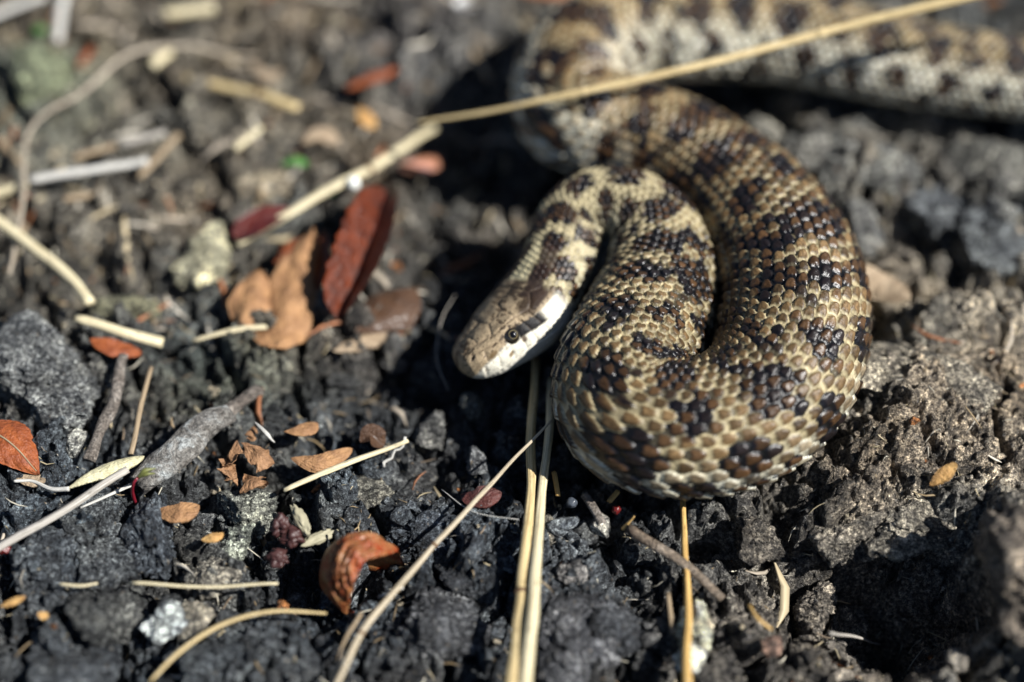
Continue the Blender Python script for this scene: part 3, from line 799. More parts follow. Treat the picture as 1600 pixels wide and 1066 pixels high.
stem([(700, 610, 0.3), (682, 560, 0.5), (690, 500, 0.6), (712, 460, 0.5)], [1.5, 2, 2, 1.5], STRAW_GREY, 'fine hair-like root curving left of the snake head', cat='thread', name='root_hair', seg_=5, kink=0.0)

# ------------------------------------------------------------------ leaves and flakes
def leaf(pp, w, mat, label, cat='dead leaf', name='dead_leaf', fold=0.0, curl=0.0, roll=0.0, nu=40, nv=17, edge=0.06, shape=0.55, thick=0.010, warp=0.05, blunt=0.62, seed=None, stalk=None, rimmat=None, serr=0.06, midrib=False):
    """pp: spine as (image x, y, lift); w: largest full width in px; fold: V fold; curl: bending across (radians); roll: tilt about the spine"""
    seed = seed or abs(int(pp[0][0]*5+pp[0][1]))+1
    P = np.array([onto(x, y, hh, smooth=True) for x, y, hh in pp])
    if len(P) == 2: P = np.vstack([P[0], (P[0]+P[1])/2, P[1]])
    path = catmull(P, nu)
    W = 0.5*w*px2cm(path[nu//2])
    T = np.gradient(path, axis=0); T /= np.linalg.norm(T, axis=1)[:, None]
    S = np.cross(T, [0, 0, 1.0]); S /= np.linalg.norm(S, axis=1)[:, None]
    U = np.cross(S, T)
    cr, sr = math.cos(roll), math.sin(roll)
    S, U = S*cr+U*sr, U*cr-S*sr
    t = np.linspace(0, 1, nu); v = np.linspace(-1, 1, nv)
    prof = np.clip(np.sin(math.pi*np.clip(t, 0, 1)**(math.log(0.5)/math.log(shape))), 0, 1)**blunt
    L = np.linalg.norm(np.diff(path, axis=0), axis=1).sum()
    wl = W*prof*(1+edge*fbm(t*6+seed, t*0, octv=3, seed=11)*2); wr = W*prof*(1+edge*fbm(t*6+seed+50, t*0, octv=3, seed=12)*2)
    if serr: 
        wl = wl*(1+serr*((t*11) % 1)); wr = wr*(1+serr*((t*11+0.4) % 1))
    hw = np.where(v[None, :] < 0, wl[:, None], wr[:, None])
    a = np.abs(v)[None]*np.ones((nu, 1))
    if abs(curl) > 1e-3:
        lat = np.sin(curl*a)/curl*hw*np.sign(v)[None]; ver = -(1-np.cos(curl*a))/curl*hw
    else:
        lat = a*hw*np.sign(v)[None]; ver = 0*lat
    ver = ver+fold*a*hw
    ver = ver+warp*fbm(t[:, None]*L*1.6+seed, v[None]*W*2.2, octv=3, seed=13)
    top = path[:, None]+S[:, None]*lat[..., None]+U[:, None]*ver[..., None]
    bot = top-U[:, None]*thick
    Vv = np.vstack([top.reshape(-1, 3), bot.reshape(-1, 3)])
    g = grid_faces(nu, nv); off = nu*nv
    F = [g, g[:, ::-1]+off]
    ring = np.concatenate([np.arange(nv), np.arange(1, nu)*nv+nv-1, (nu-1)*nv+np.arange(nv-2, -1, -1), np.arange(nu-2, 0, -1)*nv])
    r2 = np.roll(ring, -1)
    F.append(np.stack([ring, ring+off, r2+off, r2], 1)[:, ::-1])
    uv = np.stack(np.broadcast_arrays((v*0.5+0.5)[None], t[:, None]), -1).reshape(-1, 2)
    uv = np.vstack([uv, uv])
    o0 = path[nu//2].copy()
    if midrib or stalk:
        e = empty(name, o0)
        o = place('blade', Vv, F, o0, mat, uv=uv); o.parent = e; o.location = (0, 0, 0)
        if midrib:
            mp = path[2:-2]+U[2:-2]*(ver[2:-2, nv//2, None]+0.004)
            V2, F2, uv2 = tube_arrays(mp, np.linspace(0.022, 0.008, len(mp)), 6, 0.05, 3)
            c = place('midrib', V2, F2, o0, midrib, uv=uv2); c.parent = e; c.location = (0, 0, 0)
        if stalk:
            Q = catmull(np.array([onto(x, y, hh, smooth=True) for x, y, hh in stalk[0]]), 30)
            V2, F2, uv2 = tube_arrays(Q, np.linspace(stalk[1], stalk[2], 30)*px2cm(Q[0]), 8, 0.1, 3)
            c = place('stalk', V2, F2, o0, stalk[3], uv=uv2); c.parent = e; c.location = (0, 0, 0)
        return tag(e, label, cat)
    o = place(name, Vv, F, o0, mat, uv=uv)
    return tag(o, label, cat)

leaf([(606, 298, 0.85), (575, 390, 0.75), (528, 500, 0.5)], 72, L_RED, 'large glossy dark red leaf folded along its midrib left of the snake', fold=1.3, shape=0.55, serr=0.14, warp=0.1, blunt=0.35, midrib=L_DARKRED, edge=0.04)
leaf([(556, 520, 0.35), (600, 480, 0.45), (652, 455, 0.4)], 95, L_BROWN, 'dull brown leaf in the shade under the tip of the large red leaf', curl=0.8, shape=0.6, warp=0.1)
leaf([(366, 372, 0.5), (410, 345, 0.5), (458, 326, 0.45)], 48, L_DARKRED, 'small dark red leaf behind the lower end of the diagonal straw', fold=0.2, shape=0.4)
leaf([(372, 515, 0.35), (390, 470, 0.5), (408, 428, 0.4)], 72, L_TAN, 'rounded tan leaf piece left of the larger tan leaf', curl=0.7, shape=0.5, warp=0.2, edge=0.12)
leaf([(425, 548, 0.35), (447, 470, 0.5), (490, 352, 0.55)], 92, L_TAN, 'large tan leaf with narrow tip left of the dark red leaf', curl=0.6, shape=0.33, warp=0.22, edge=0.12)
leaf([(506, 362, 0.6), (504, 405, 0.6), (494, 455, 0.4)], 24, L_ORANGE, 'narrow orange leaf strip between the tan and dark red leaves', fold=0.5, roll=0.5)
leaf([(428, 412, 0.4), (450, 392, 0.5), (470, 372, 0.4)], 30, L_ORANGE, 'small orange-tan flake under the diagonal straw', curl=0.4)
leaf([(540, 140, 0.45), (580, 120, 0.55), (622, 106, 0.5)], 26, L_ORANGE, 'small blurred orange-red leaf near the top middle', curl=0.7)
leaf([(620, 262, 0.4), (655, 254, 0.5), (692, 248, 0.4)], 42, L_PINK, 'pinkish orange curled leaf beside the upper end of the diagonal straw', curl=0.7, warp=0.1)
leaf([(560, 168, 0.4), (585, 200, 0.4)], 24, L_AMBER, 'small yellow-brown leaf flake in the blurred top middle', curl=0.4)
leaf([(1066, 140, 0.35), (1074, 185, 0.35)], 30, L_RED, 'small red leaf piece in the gap between the snake sections', fold=0.3)
leaf([(-40, 660, 0.55), (15, 690, 0.6), (62, 742, 0.35)], 84, L_ORANGE, 'orange-brown pointed leaf at the left edge', curl=0.6, shape=0.42, blunt=0.95, edge=0.03, midrib=STRAW_BROWN)
leaf([(22, 742, 0.3), (60, 748, 0.35), (62, 744, 0.3)], 26, L_BUFF, 'pale curled underside flake below the orange leaf at the left edge', curl=0.5)
leaf([(105, 764, 0.4), (150, 738, 0.5), (226, 712, 0.5)], 30, L_YELLOW, 'pale yellow pointed bract lying on the grey stick', curl=0.8, shape=0.6, stalk=([(108, 764, 0.4), (80, 764, 0.35), (50, 752, 0.3), (22, 752, 0.3)], 4, 2.5, STRAW_WHITE), edge=0.02, warp=0.02)
leaf([(444, 676, 0.4), (472, 672, 0.45), (497, 662, 0.4)], 28, L_TAN, 'small wedge-shaped tan flake above the pale straight straw', curl=0.5, shape=0.65)
leaf([(454, 716, 0.3), (500, 722, 0.35), (551, 702, 0.35)], 34, L_TAN, 'crescent-shaped tan leaf just above the pale straight straw', curl=0.7, roll=-0.3)
leaf([(562, 690, 0.35), (580, 680, 0.45), (600, 698, 0.3)], 36, L_BROWN, 'small brown pointed leaf behind the tip of the pale straight straw', fold=0.4)
for k_, (a, b_, c_, d_, ww, tx) in enumerate([
    (338, 712, 372, 700, 30, 'upper left tan flake of the leaf cluster beside the grey cane'), (385, 700, 432, 722, 34, 'right tan flake of the leaf cluster beside the grey cane'),
    (348, 752, 372, 722, 28, 'lower left tan flake of the leaf cluster beside the grey cane'), (380, 735, 420, 755, 34, 'lower right tan flake of the leaf cluster beside the grey cane'),
    (376, 680, 396, 660, 16, 'small upright tan flake at the top of the leaf cluster')]):
    leaf([(a, b_, 0.3), ((a+c_)/2, (b_+d_)/2, 0.42), (c_, d_, 0.32)], ww*1.35, L_TAN2, tx, curl=0.9, warp=0.3, edge=0.35, seed=300+k_, roll=[0.4, -0.3, -0.5, 0.3, 0.2][k_])
leaf([(246, 796, 0.35), (280, 800, 0.42), (312, 792, 0.35)], 38, L_TAN, 'tan half-round seed wing below the grey cane', curl=0.3, edge=0.08)
leaf([(314, 843, 0.4), (333, 838, 0.45), (350, 831, 0.4)], 18, L_AMBER, 'small bright yellow-orange chip above the grey-brown clod', curl=0.5)
leaf([(0, 948, 0.35), (20, 940, 0.4), (40, 931, 0.4)], 14, L_AMBER, 'narrow yellow chip at the lower left edge', curl=0.4)
leaf([(58, 958, 0.35), (76, 964, 0.35)], 14, L_AMBER, 'small orange chip right of the narrow yellow chip', curl=0.4)
leaf([(398, 660, 0.4), (418, 678, 0.45), (430, 692, 0.3)], 6, STRAW_WHITE, 'small white feathery husk above the tan leaf cluster', cat='husk', name='husk', curl=0.6)
leaf([(1336, 412, 0.55), (1375, 440, 0.6), (1418, 470, 0.5)], 60, L_BUFF, 'buff-coloured leaf tucked behind the snake at the right', curl=0.4, edge=0.12)
leaf([(1295, 398, 0.4), (1345, 390, 0.5)], 12, L_GREEN, 'tiny green shoot beside the buff leaf', cat='shoot', name='green_shoot')
leaf([(1452, 758, 0.35), (1470, 742, 0.4), (1494, 722, 0.45)], 22, L_AMBER, 'bright yellow wood chip on the brown mound at the right', cat='wood chip', name='wood_chip', curl=0.5, thick=0.05)
leaf([(718, 772, 0.35), (745, 776, 0.42), (784, 772, 0.35)], 40, L_PURPLE, 'glossy purple-brown flake under the slanting straw', curl=0.3, warp=0.12)
leaf([(440, 258, 0.4), (462, 250, 0.45), (482, 258, 0.4)], 20, L_GREEN, 'small green leaf in the blurred area above the diagonal straw', cat='green leaf', name='green_leaf', curl=0.3)
leaf([(498, 296, 0.3), (512, 300, 0.35), (530, 300, 0.3)], 14, L_GREEN, 'tiny green leaf right beneath the diagonal straw', cat='green leaf', name='green_leaf', curl=0.3)
leaf([(55, 52, 0.5), (68, 42, 0.5)], 22, L_GREEN, 'blurred bright green leaf tip at the top left', cat='green leaf', name='green_leaf', curl=0.3)
leaf([(140, 530, 0.25), (175, 542, 0.3), (222, 552, 0.25)], 34, L_ORANGE, 'orange-brown leaf half hidden under the short thick straw', curl=0.3)
leaf([(120, 105, 0.4), (145, 70, 0.45)], 14, L_ORANGE, 'small blurred rust-coloured flake below the pale upright stem', curl=0.4)
leaf([(290, 135, 0.35), (318, 145, 0.35)], 22, L_ORANGE, 'small blurred orange flake under the golden straw', curl=0.4)
leaf([(470, 225, 0.4), (500, 205, 0.45), (530, 225, 0.4)], 34, L_BUFF, 'blurred buff leaf fragment above the green leaf', curl=0.6)
leaf([(440, 105, 0.4), (420, 120, 0.4), (392, 96, 0.4)], 22, L_BUFF, 'blurred buff flake above the end of the golden straw', curl=0.5)
leaf([(520, 548, 0.35), (560, 535, 0.4), (606, 520, 0.35)], 34, L_BUFF, 'crumbly pale flake below the tip of the large red leaf', curl=0.4, warp=0.16, edge=0.2)

# curled, cap-like red leaf: a hollow hood standing on the soil
def hood():
    c = onto(560, 905, 0.0, smooth=True)
    base = np.array([c[0], c[1], c[2]+0.05])
    nu, nv = 56, 40
    u = np.linspace(0, 1, nu)[:, None]; v = np.linspace(-1, 1, nv)[None]
    # spine arches from the lower foot up over the top and down to the right tip
    foot = onto(536, 958, 0.12, smooth=True); tip = onto(620, 862, 0.55, smooth=True)
    mid1 = onto(513, 905, 0.62, smooth=True); mid2 = onto(530, 846, 1.0, smooth=True); mid3 = onto(575, 832, 1.0, smooth=True)
    path = catmull(np.array([foot, mid1, mid2, mid3, tip]), nu)
    inner = catmull(np.array([onto(541, 955, 0.15, smooth=True), onto(551, 915, 0.75, smooth=True), onto(566, 880, 0.95, smooth=True), onto(595, 870, 0.85, smooth=True), tip+np.array([0.01, 0, 0])]), nu)
    s = (v+1)/2
    prof = np.sin(math.pi*np.clip(u, 0.0, 1.0))**0.5
    out = np.array([-0.3, -0.75, 0.75])
    P = path[:, None]*(1-s[..., None])+inner[:, None]*s[..., None]
    bul = np.sin(math.pi*s)*prof*0.12
    P = P+bul[..., None]*out
    wr = 0.17*fbm(u*13+s*4, s*6+u*3, octv=5, seed=77, gain=0.65)-0.05*np.exp(-(vnoise(u*7+s*2, s*4+u*0, seed=79)/0.12)**2)+0.03*np.sin(u*26+s*9)*np.sin(math.pi*s)
    P = P+(wr*prof)[..., None]*out
    # the rear skirt drops behind the spine to the ground
    m = 16
    k = np.linspace(1, 0, m, endpoint=False)[None, :, None]
    back = path.copy(); back[:, 2] = c[2]-0.05; back[:, 0] += 0.10; back[:, 1] += 0.12
    rear = path[:, None]*(1-k)+back[:, None]*k
    rear = rear+np.array([-0.28, 0.12, 0.05])*(np.sin(math.pi*k)*prof[:, :, None])*0.8+(0.04*fbm(u*7+5, k[..., 0]*4, octv=3, seed=78))[..., None]
    rear[-1:] = path[-1:, None]; 
    A = np.concatenate([rear, P], axis=1)
    nv2 = A.shape[1]
    top = A.reshape(-1, 3)
    ins = top-np.tile(np.array([0.015, 0.02, 0.02]), (len(top), 1))*0+np.array([0.018, 0.022, -0.02])
    g = grid_faces(nu, nv2); off = nu*nv2
    ring = np.concatenate([np.arange(nv2), np.arange(1, nu)*nv2+nv2-1, (nu-1)*nv2+np.arange(nv2-2, -1, -1), np.arange(nu-2, 0, -1)*nv2])
    r2 = np.roll(ring, -1)
    uv = np.stack(np.broadcast_arrays(np.linspace(0.05, 0.45, nv2)[None], u), -1).reshape(-1, 2)
    o = place('curled_leaf', np.vstack([top, ins]), [g, g[:, ::-1]+off, np.stack([ring, ring+off, r2+off, r2], 1)], base, L_CAP, uv=np.vstack([uv, uv]))
    tag(o, 'wrinkled orange-red leaf curled into a hood at the lower left middle', 'dead leaf')
hood()

# dried flower husk left of the hood
PURP = plain('husk_skin', (0.05, 0.018, 0.016), 0.5)
BEI = plain('husk_beige', (0.36, 0.33, 0.22), 0.7)
e = empty('seed_husk', onto(450, 850, 0.2, smooth=True))
def part_blob(px, py, hh, rpx, mat, name, parent, st=(1, 1, 1), rough=0.3, rot=0.0):
    p = onto(px, py, hh, smooth=True)
    P, Ff = ICO[4]
    r = rpx*px2cm(p)
    n = fbm(P[:, 0]*2+px, P[:, 1]*2, P[:, 2]*2, octv=4, seed=3)
    Q = rotz(P*(r*(1+rough*n))[:, None]*np.array(st), rot)+p
    pl = np.array(parent.location)/CM
    o = obj(name, mk_mesh(name, Q-pl, Ff), mat, parent)
    return o
part_blob(438, 820, 0.5, 13, PURP, 'bud', e, (1, 1.3, 1), 0.7)
part_blob(456, 838, 0.45, 15, PURP, 'bud', e, (1.2, 1, .9), 0.7)
part_blob(434, 872, 0.4, 14, PURP, 'bud', e, (1.1, 1, .8), 0.7)
part_blob(470, 812, 0.5, 11, BEI, 'scale_leaf', e, (0.8, 2.8, 0.7), 0.5, 0.5)
part_blob(498, 840, 0.4, 11, BEI, 'scale_leaf', e, (2.6, 0.8, 0.7), 0.5, 0.4)
tag(e, 'knobbly purple and beige dried husk left of the curled red leaf', 'husk')

# seedling with red stem and green leaf tips
e = empty('seedling', onto(212, 786, 0.1, smooth=True))
SRED = plain('seedling_stem', (0.17, 0.010, 0.02), 0.35); SGRN = plain('seedling_leaf', (0.13, 0.14, 0.04), 0.4)
def part_tube(pp, w, mat, name, parent, n=16):
    Q = catmull(np.array([onto(x, y, hh, smooth=True) for x, y, hh in pp]), n)
    rad = np.interp(np.linspace(0, 1, n), np.linspace(0, 1, len(w)), w)*0.5*px2cm(Q[0])
    Vv, F, uv = tube_arrays(Q, rad, 8, 0.05, 3)
    pl = np.array(parent.location)/CM
    return obj(name, mk_mesh(name, Vv-pl, F, uv=uv), mat, parent)
part_tube([(213, 788, 0.1), (207, 770, 0.4), (209, 755, 0.65), (216, 746, 0.7)], [5, 6, 5, 4], SRED, 'stem', e)
part_tube([(216, 746, 0.7), (226, 736, 0.8), (243, 732, 0.8)], [5, 9, 2], SGRN, 'leaf', e)
part_tube([(216, 746, 0.7), (230, 741, 0.78), (242, 740, 0.75)], [4, 6, 2], SGRN, 'leaf', e)
tag(e, 'tiny seedling with red stem and olive leaf tips by the end of the grey cane', 'seedling')

# ------------------------------------------------------------------ the snake
HEAD = 1.62          # length of the plated head, cm
NC = 11              # scale columns each side of the back line
def build_snake():
    arc, path, rad = SARC, SP[:, :3], SP[:, 3]
    # sample positions along the body
    K = 0.205
    s, u = [], []
    # head
    a = np.concatenate([[0.0, 0.003, 0.008, 0.016, 0.026, 0.038], np.arange(0.05, HEAD, 0.0125)])
    s += list(a); u += list((a-HEAD)/(K*0.55))
    cu, cs = 0.0, HEAD
    while cs < arc[-1]-0.05:
        r = float(np.interp(cs, arc, rad)); x = float(np.interp(cs, arc, path[:, 0])); y = float(np.interp(cs, arc, path[:, 1]))
        per = 11 if (y < 3.2 and x < 9) else (7 if x < 10 else 4)
        s.append(cs); u.append(cu)
        cs += K*r/per; cu += 1.0/per
    s = np.array(s); u = np.array(u); n = len(s)
    c = np.stack([np.interp(s, arc, path[:, k]) for k in range(3)], 1)
    r = np.interp(s, arc, rad)
    # smooth tangents
    ds = 0.06
    c2 = np.stack([np.interp(s+ds, arc, path[:, k]) for k in range(3)], 1); c1 = np.stack([np.interp(s-ds, arc, path[:, k]) for k in range(3)], 1)
    T = c2-c1; T /= np.linalg.norm(T, axis=1)[:, None]
    S = np.cross(T, [0, 0, 1.0]); S /= np.linalg.norm(S, axis=1)[:, None]
    U = np.cross(S, T)
    ro = R(33)*sstep(8.0, 3.0, s)[:, None]
    S, U = S*np.cos(ro)+U*np.sin(ro), U*np.cos(ro)-S*np.sin(ro)
    # section: column coordinate v in -(NC+.5)..(NC+.5), belly beyond
    per = 10
    v = np.concatenate([np.linspace(-(NC+0.5), NC+0.5, (2*NC+1)*per+1)])
    PHI = R(120)
    g = lambda x: 0.8*x+0.2*x*x
    phi = np.sign(v)*PHI*g(np.abs(v)/(NC+0.5))
    pb = np.linspace(PHI, 2*math.pi-PHI, 20)[1:-1]
    phi = np.concatenate([phi, pb]); vv = np.concatenate([v, np.full(len(pb), 99.0)])
    m = len(phi)
    Ug, Vg = np.meshgrid(u, vv, indexing='ij'); Sg, PH = np.meshgrid(s, phi, indexing='ij')
    belly = Vg > 50
    # ---- body relief: overlapping scales, free edges towards the tail
    best = np.full(Ug.shape, 1e9); bj = np.zeros(Ug.shape); bd = np.zeros(Ug.shape); be = np.zeros(Ug.shape)
    Vb = np.where(belly, 0, Vg)
    j0 = np.round(Vb)
    for dj in (-1, 0, 1):
        j = j0+dj
        dv = Vb-j
        off = 0.5*(np.abs(j) % 2)
        edge = 0.60-0.42*np.abs(dv/0.6)**2.3
        i = np.ceil(Ug-off-edge)
        uc = i+off
        ok = (np.abs(dv) < 0.62) & (uc < best) & (np.abs(j) <= NC)
        best = np.where(ok, uc, best); bj = np.where(ok, j, bj); bd = np.where(ok, dv, bd); be = np.where(ok, uc+edge-Ug, be)
    tloc = np.clip((Ug-(best-0.5))/1.1, 0, 1)
    el = (np.abs(bd/0.475)**2.3+np.abs((be-0.375+0.02*vnoise(Ug*5, Vg*5, seed=6))/0.345)**2.3)**(1/2.3)+0.09*vnoise(Ug*6, Vg*6, seed=7)
    plate = sstep(1.10, 0.88, el)
    hsc = 0.044*tloc**1.2+0.013*plate+0.012*plate*(1-(bd/0.5)**2)-0.016*np.exp(-(be/0.06)**2)-0.015*np.exp(-((np.abs(bd)-0.5)/0.05)**2)+0.006*vnoise(Ug*5, Vg*5, seed=26)
    fb = (Ug % 1.0)
    hsc = np.where(belly, 0.02*fb, hsc)
    # ---- cross-section radii
    tb = sstep(HEAD+0.7, HEAD-0.1, s)    # 1 on head
    hs = np.array([0, 0.02, 0.06, 0.12, 0.25, 0.45, 0.70, 1.00, 1.35, 1.65, 2.0, 2.5])
    hw = np.array([0.0, 0.16, 0.26, 0.335, 0.42, 0.485, 0.54, 0.615, 0.68, 0.67, 0.60, 0.56])*1.06
    ht = np.array([0.0, 0.10, 0.165, 0.22, 0.29, 0.36, 0.43, 0.48, 0.50, 0.51, 0.51, 0.53])*1.04
    hb = np.array([0.0, 0.12, 0.19, 0.24, 0.31, 0.36, 0.40, 0.43, 0.45, 0.46, 0.47, 0.50])*1.08
    sq = np.where(s < 0.8, s, 0.8+(s-0.8)*1.3)
    Wd = np.where(s < 2.5, np.interp(sq, hs, hw), 0)*tb+r*(1-tb)
    Tp = np.where(s < 2.5, np.interp(sq, hs, ht), 0)*tb+r*0.96*(1-tb)
    Bt = np.where(s < 2.5, np.interp(sq, hs, hb), 0)*tb+r*0.84*(1-tb)
    cz = np.cos(PH); sx = np.sin(PH)
    ex = 1-0.28*tb[:, None]      # squarer head section
    X_ = np.sign(sx)*np.abs(sx)**ex*Wd[:, None]
    Z_ = np.where(cz > 0, cz*Tp[:, None], -np.abs(cz)**1.0*Bt[:, None])
    # slight vertebral ridge and flattened belly on the body
    Z_ = np.where(cz < -0.3, np.maximum(Z_, -0.80*r[:, None]*(1-tb[:, None])-9*tb[:, None]), Z_)
    # head relief (SH: head template coordinate, the rear of the head is compressed)
    SH = np.where(Sg < 0.8, Sg, 0.8+(Sg-0.8)*1.42)
    hm = sstep(HEAD+0.10, HEAD-0.12, Sg)
    W_ = np.abs(PH)*np.sqrt((Wd*Tp)[:, None]+1e-9)*0.98     # unrolled distance from the back line, cm
    S0 = SH
    segs = [((0.13, 0), (0.62, 0)), ((0.13, 0), (0.13, 0.16)), ((0.33, 0), (0.36, 0.26)), ((0.60, 0), (0.66, 0.16)), ((0.66, 0.16), (0.56, 0.36)),
            ((0.66, 0.16), (1.0, 0.13)), ((1.0, 0.13), (1.10, 0.0)), ((1.10, 0), (1.62, 0)), ((1.0, 0.13), (1.02, 0.40)), ((0.58, 0.38), (1.02, 0.42)),
            ((1.02, 0.42), (1.35, 0.48)), ((1.35, 0.48), (1.64, 0.28)), ((1.64, 0.28), (1.62, 0.0)), ((0.13, 0.16), (0.36, 0.26)), ((0.36, 0.26), (0.56, 0.36)),
            ((1.35, 0.48), (1.42, 0.72)), ((1.64, 0.28), (1.85, 0.40)),
            ((0.22, 0.33), (0.55, 0.50)), ((0.38, 0.42), (0.36, 0.62)), ((0.2, 0.62), (1.55, 0.86)), ((0.30, 0.62), (0.28, 0.86)), ((0.50, 0.66), (0.48, 0.9)),
            ((0.70, 0.70), (0.68, 0.95)), ((0.90, 0.72), (0.90, 1.0)), ((1.10, 0.76), (1.12, 1.02)), ((1.32, 0.80), (1.36, 1.05)), ((1.05, 0.46), (1.12, 0.76)), ((1.28, 0.50), (1.32, 0.8))]
    dmin = np.full(SH.shape, 9.0)
    rows = s < HEAD+0.3
    Sh, Wh = SH[rows], W_[rows]
    dm = np.full(Sh.shape, 9.0)
    wob = 0.012*vnoise(Sh*14, Wh*14+np.sign(PH[rows])*5, seed=14)
    for (a0, b0), (a1, b1) in segs:
        dx, dy = a1-a0, b1-b0
        t_ = np.clip(((Sh-a0)*dx+(Wh-b0)*dy)/(dx*dx+dy*dy), 0, 1)
        dm = np.minimum(dm, np.hypot(Sh-a0-t_*dx, Wh-b0-t_*dy)+wob)
    dmin[rows] = dm
    hh = -0.014*np.exp(-(dmin/0.014)**2)+0.006*sstep(0.0, 0.08, dmin)
    # brow, eye socket, mouth line, nostril
    EY_S, EY_W = 0.80, 0.60
    d_e = np.hypot(SH-EY_S, W_-EY_W)
    hh += 0.045*np.exp(-(((SH-0.80)/0.26)**2+((W_-0.40)/0.09)**2))-0.035*np.exp(-(d_e/0.10)**2)
    lip = 0.84+0.14*np.clip(SH/1.5, 0, 1)+0.03*np.sin(SH*5)
    hh += -0.03*np.exp(-((W_-lip-0.10)/0.014)**2)*sstep(1.75, 1.5, SH)*sstep(0.05, 0.2, SH)
    hh += -0.04*np.exp(-(np.hypot(SH-0.20, W_-0.36)/0.025)**2)
    hh += 0.0025*fbm(SH*30, W_*30+PH, octv=2, seed=15)
    endf = sstep(0.0, 0.1, Sg)
    rs = (r/1.0)[:, None]*(1-0.15*tb[:, None])
    disp = hm*hh*endf+(1-hm)*hsc*rs*1.0
    nx = X_/np.maximum(Wd[:, None], 1e-4)**1; nz = Z_/np.maximum(Tp[:, None], 1e-4)
    nn = np.sqrt(nx**2+nz**2)+1e-6
    X_ = X_+disp*nx/nn; Z_ = Z_+disp*nz/nn
    P = c[:, None]+S[:, None]*X_[..., None]+U[:, None]*Z_[..., None]
    # ---- colours, scale by scale
    jj, ii = bj*0.85+Vb*0.15, best*0.8+Ug*0.2
    jr, ir_ = bj, best
    hsh = _h(ir_*2, jr, np.zeros_like(ii), 3); hsh2 = _h(ir_*2, jr, np.zeros_like(ii), 8); hsh3 = _h(ir_*2, jr, np.zeros_like(ii), 12)
    aj = np.abs(jr)
    def blotch(cen, per_, ru, rv, side, ph, sd):
        k = np.round((ii-ph)/per_)
        jit = (_h(k, k*0+side, k*0, sd)-0.5)
        du = ii-(k*per_+ph)-jit*1.0
        sz = 0.8+0.45*_h(k, k*0+side, k*0, sd+1)
        return ((du/(ru*sz))**2+((jj-cen-jit*0.8)/(rv*sz))**2)
    B = np.minimum.reduce([blotch(-2.4, 4.7, 1.45, 2.4, 0, 0.6, 41), blotch(2.4, 4.7, 1.45, 2.4, 1, 1.8, 51),
                           blotch(-6.7, 4.7, 1.25, 1.65, 2, 2.9, 61), blotch(6.7, 4.7, 1.25, 1.65, 3, 4.0, 71),
                           blotch(-9.8, 2.35, 0.8, 0.85, 4, 1.2, 81), blotch(9.8, 2.35, 0.8, 0.85, 5, 2.2, 91)])
    nk0 = sstep(HEAD+3.6, HEAD+1.6, Sg)
    dark = sstep(1.38, 1.0, B+0.25*sstep(15.5, 18.0, Sg)-0.12*nk0+(1.0-0.8*nk0)*(hsh-0.5)+0.5*fbm(Ug*1.7, Vg*1.7, octv=3, seed=27))
    dark = np.maximum(dark, (hsh2 > 0.92)*0.8*(1-nk0))*(1-(hsh > 0.92)*0.8*(1-nk0))
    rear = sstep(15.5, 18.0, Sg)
    fl = sstep(6.5-4.2*rear, 10.5-4.0*rear, aj+1.6*(hsh3-0.5))            # flank
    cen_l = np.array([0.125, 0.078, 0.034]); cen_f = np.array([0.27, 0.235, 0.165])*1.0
    rim_l = np.array([0.40, 0.335, 0.195]); rim_f = np.array([0.80, 0.79, 0.65])
    cen_d = np.array([0.062, 0.033, 0.015]); blk = np.array([0.004, 0.005, 0.008])
    L3 = lambda x: x[..., None]
    cen = cen_l*(1-L3(fl))+cen_f*L3(fl)
    cen = cen*(0.50+0.95*L3(hsh3))*(1-0.35*L3(sstep(0.5, 0.95, el)))*(1+0.5*L3(fbm(Ug*9, Vg*9, octv=2, seed=28)))
    cen = cen*(1+0.5*L3(rear))  # rear scale centres painted paler, standing in for bright sun and sheen there
    rim = (rim_l*(1-L3(fl))+rim_f*L3(fl))*(0.60+0.55*L3(hsh2))
    # brown centre of each scale, pale sides and tip
    mc = sstep(1.04, 0.92, el)
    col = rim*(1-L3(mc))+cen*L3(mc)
    mcd = mc*(0.15+0.85*(hsh3 > 0.38))*sstep(0.98, 0.80, el)
    dcol = blk*(1-L3(mcd))+cen_d*(0.6+0.9*L3(hsh2))*L3(mcd)
    col = col*(1-L3(dark))+dcol*L3(dark)
    # dark skin in the joints, fine speckle
    gap = sstep(0.43, 0.53, np.abs(bd))*(1-belly)
    joint = np.maximum(sstep(0.30, 0.12, tloc)*(0.30+0.6*dark), 0.6*gap*dark)
    col = col*(1-0.9*L3(joint))
    spk = 1+0.5*fbm(Ug*7, Vg*7, octv=3, seed=16)+0.22*fbm(Ug*0.35, PH*1.3, octv=2, seed=17)
    col = col*L3(spk)
    bc = np.array([0.50, 0.48, 0.40])*(0.6+0.4*L3(fb > 0.15))*(0.6+0.5*L3(vnoise(Ug*0.8, PH*2, seed=18)))
    col = np.where(L3(belly), np.clip(bc, 0.02, 1), col)
    # paler, warmer neck
    nk = sstep(HEAD+5.6, HEAD+1.4, Sg)
    pale = np.array([0.66, 0.58, 0.35])
    col = col*(1-L3(nk*0.55*(1-dark)))+pale*L3(nk*0.55*(1-dark)*(0.75+0.5*(hsh3-0.5)))*(1-0.5*L3(joint))
    # head colours
    side = np.sign(PH)
    m1 = fbm(SH*5+side*3, W_*5, octv=4, seed=19); m2 = fbm(SH*22, W_*22+side*7, octv=4, seed=20, gain=0.65)
    hc = np.array([0.36, 0.275, 0.17])*(1+0.35*m1+0.8*m2)[..., None]
    brown = np.array([0.026, 0.014, 0.007])
    def put(mask, colr):
        nonlocal hc
        hc = hc*(1-L3(mask))+np.array(colr)*L3(mask)
    put(sstep(0.0, 0.35, 0.7*m1+0.8*m2-0.02+0.30*sstep(1.0, 1.5, SH))*0.93, brown)
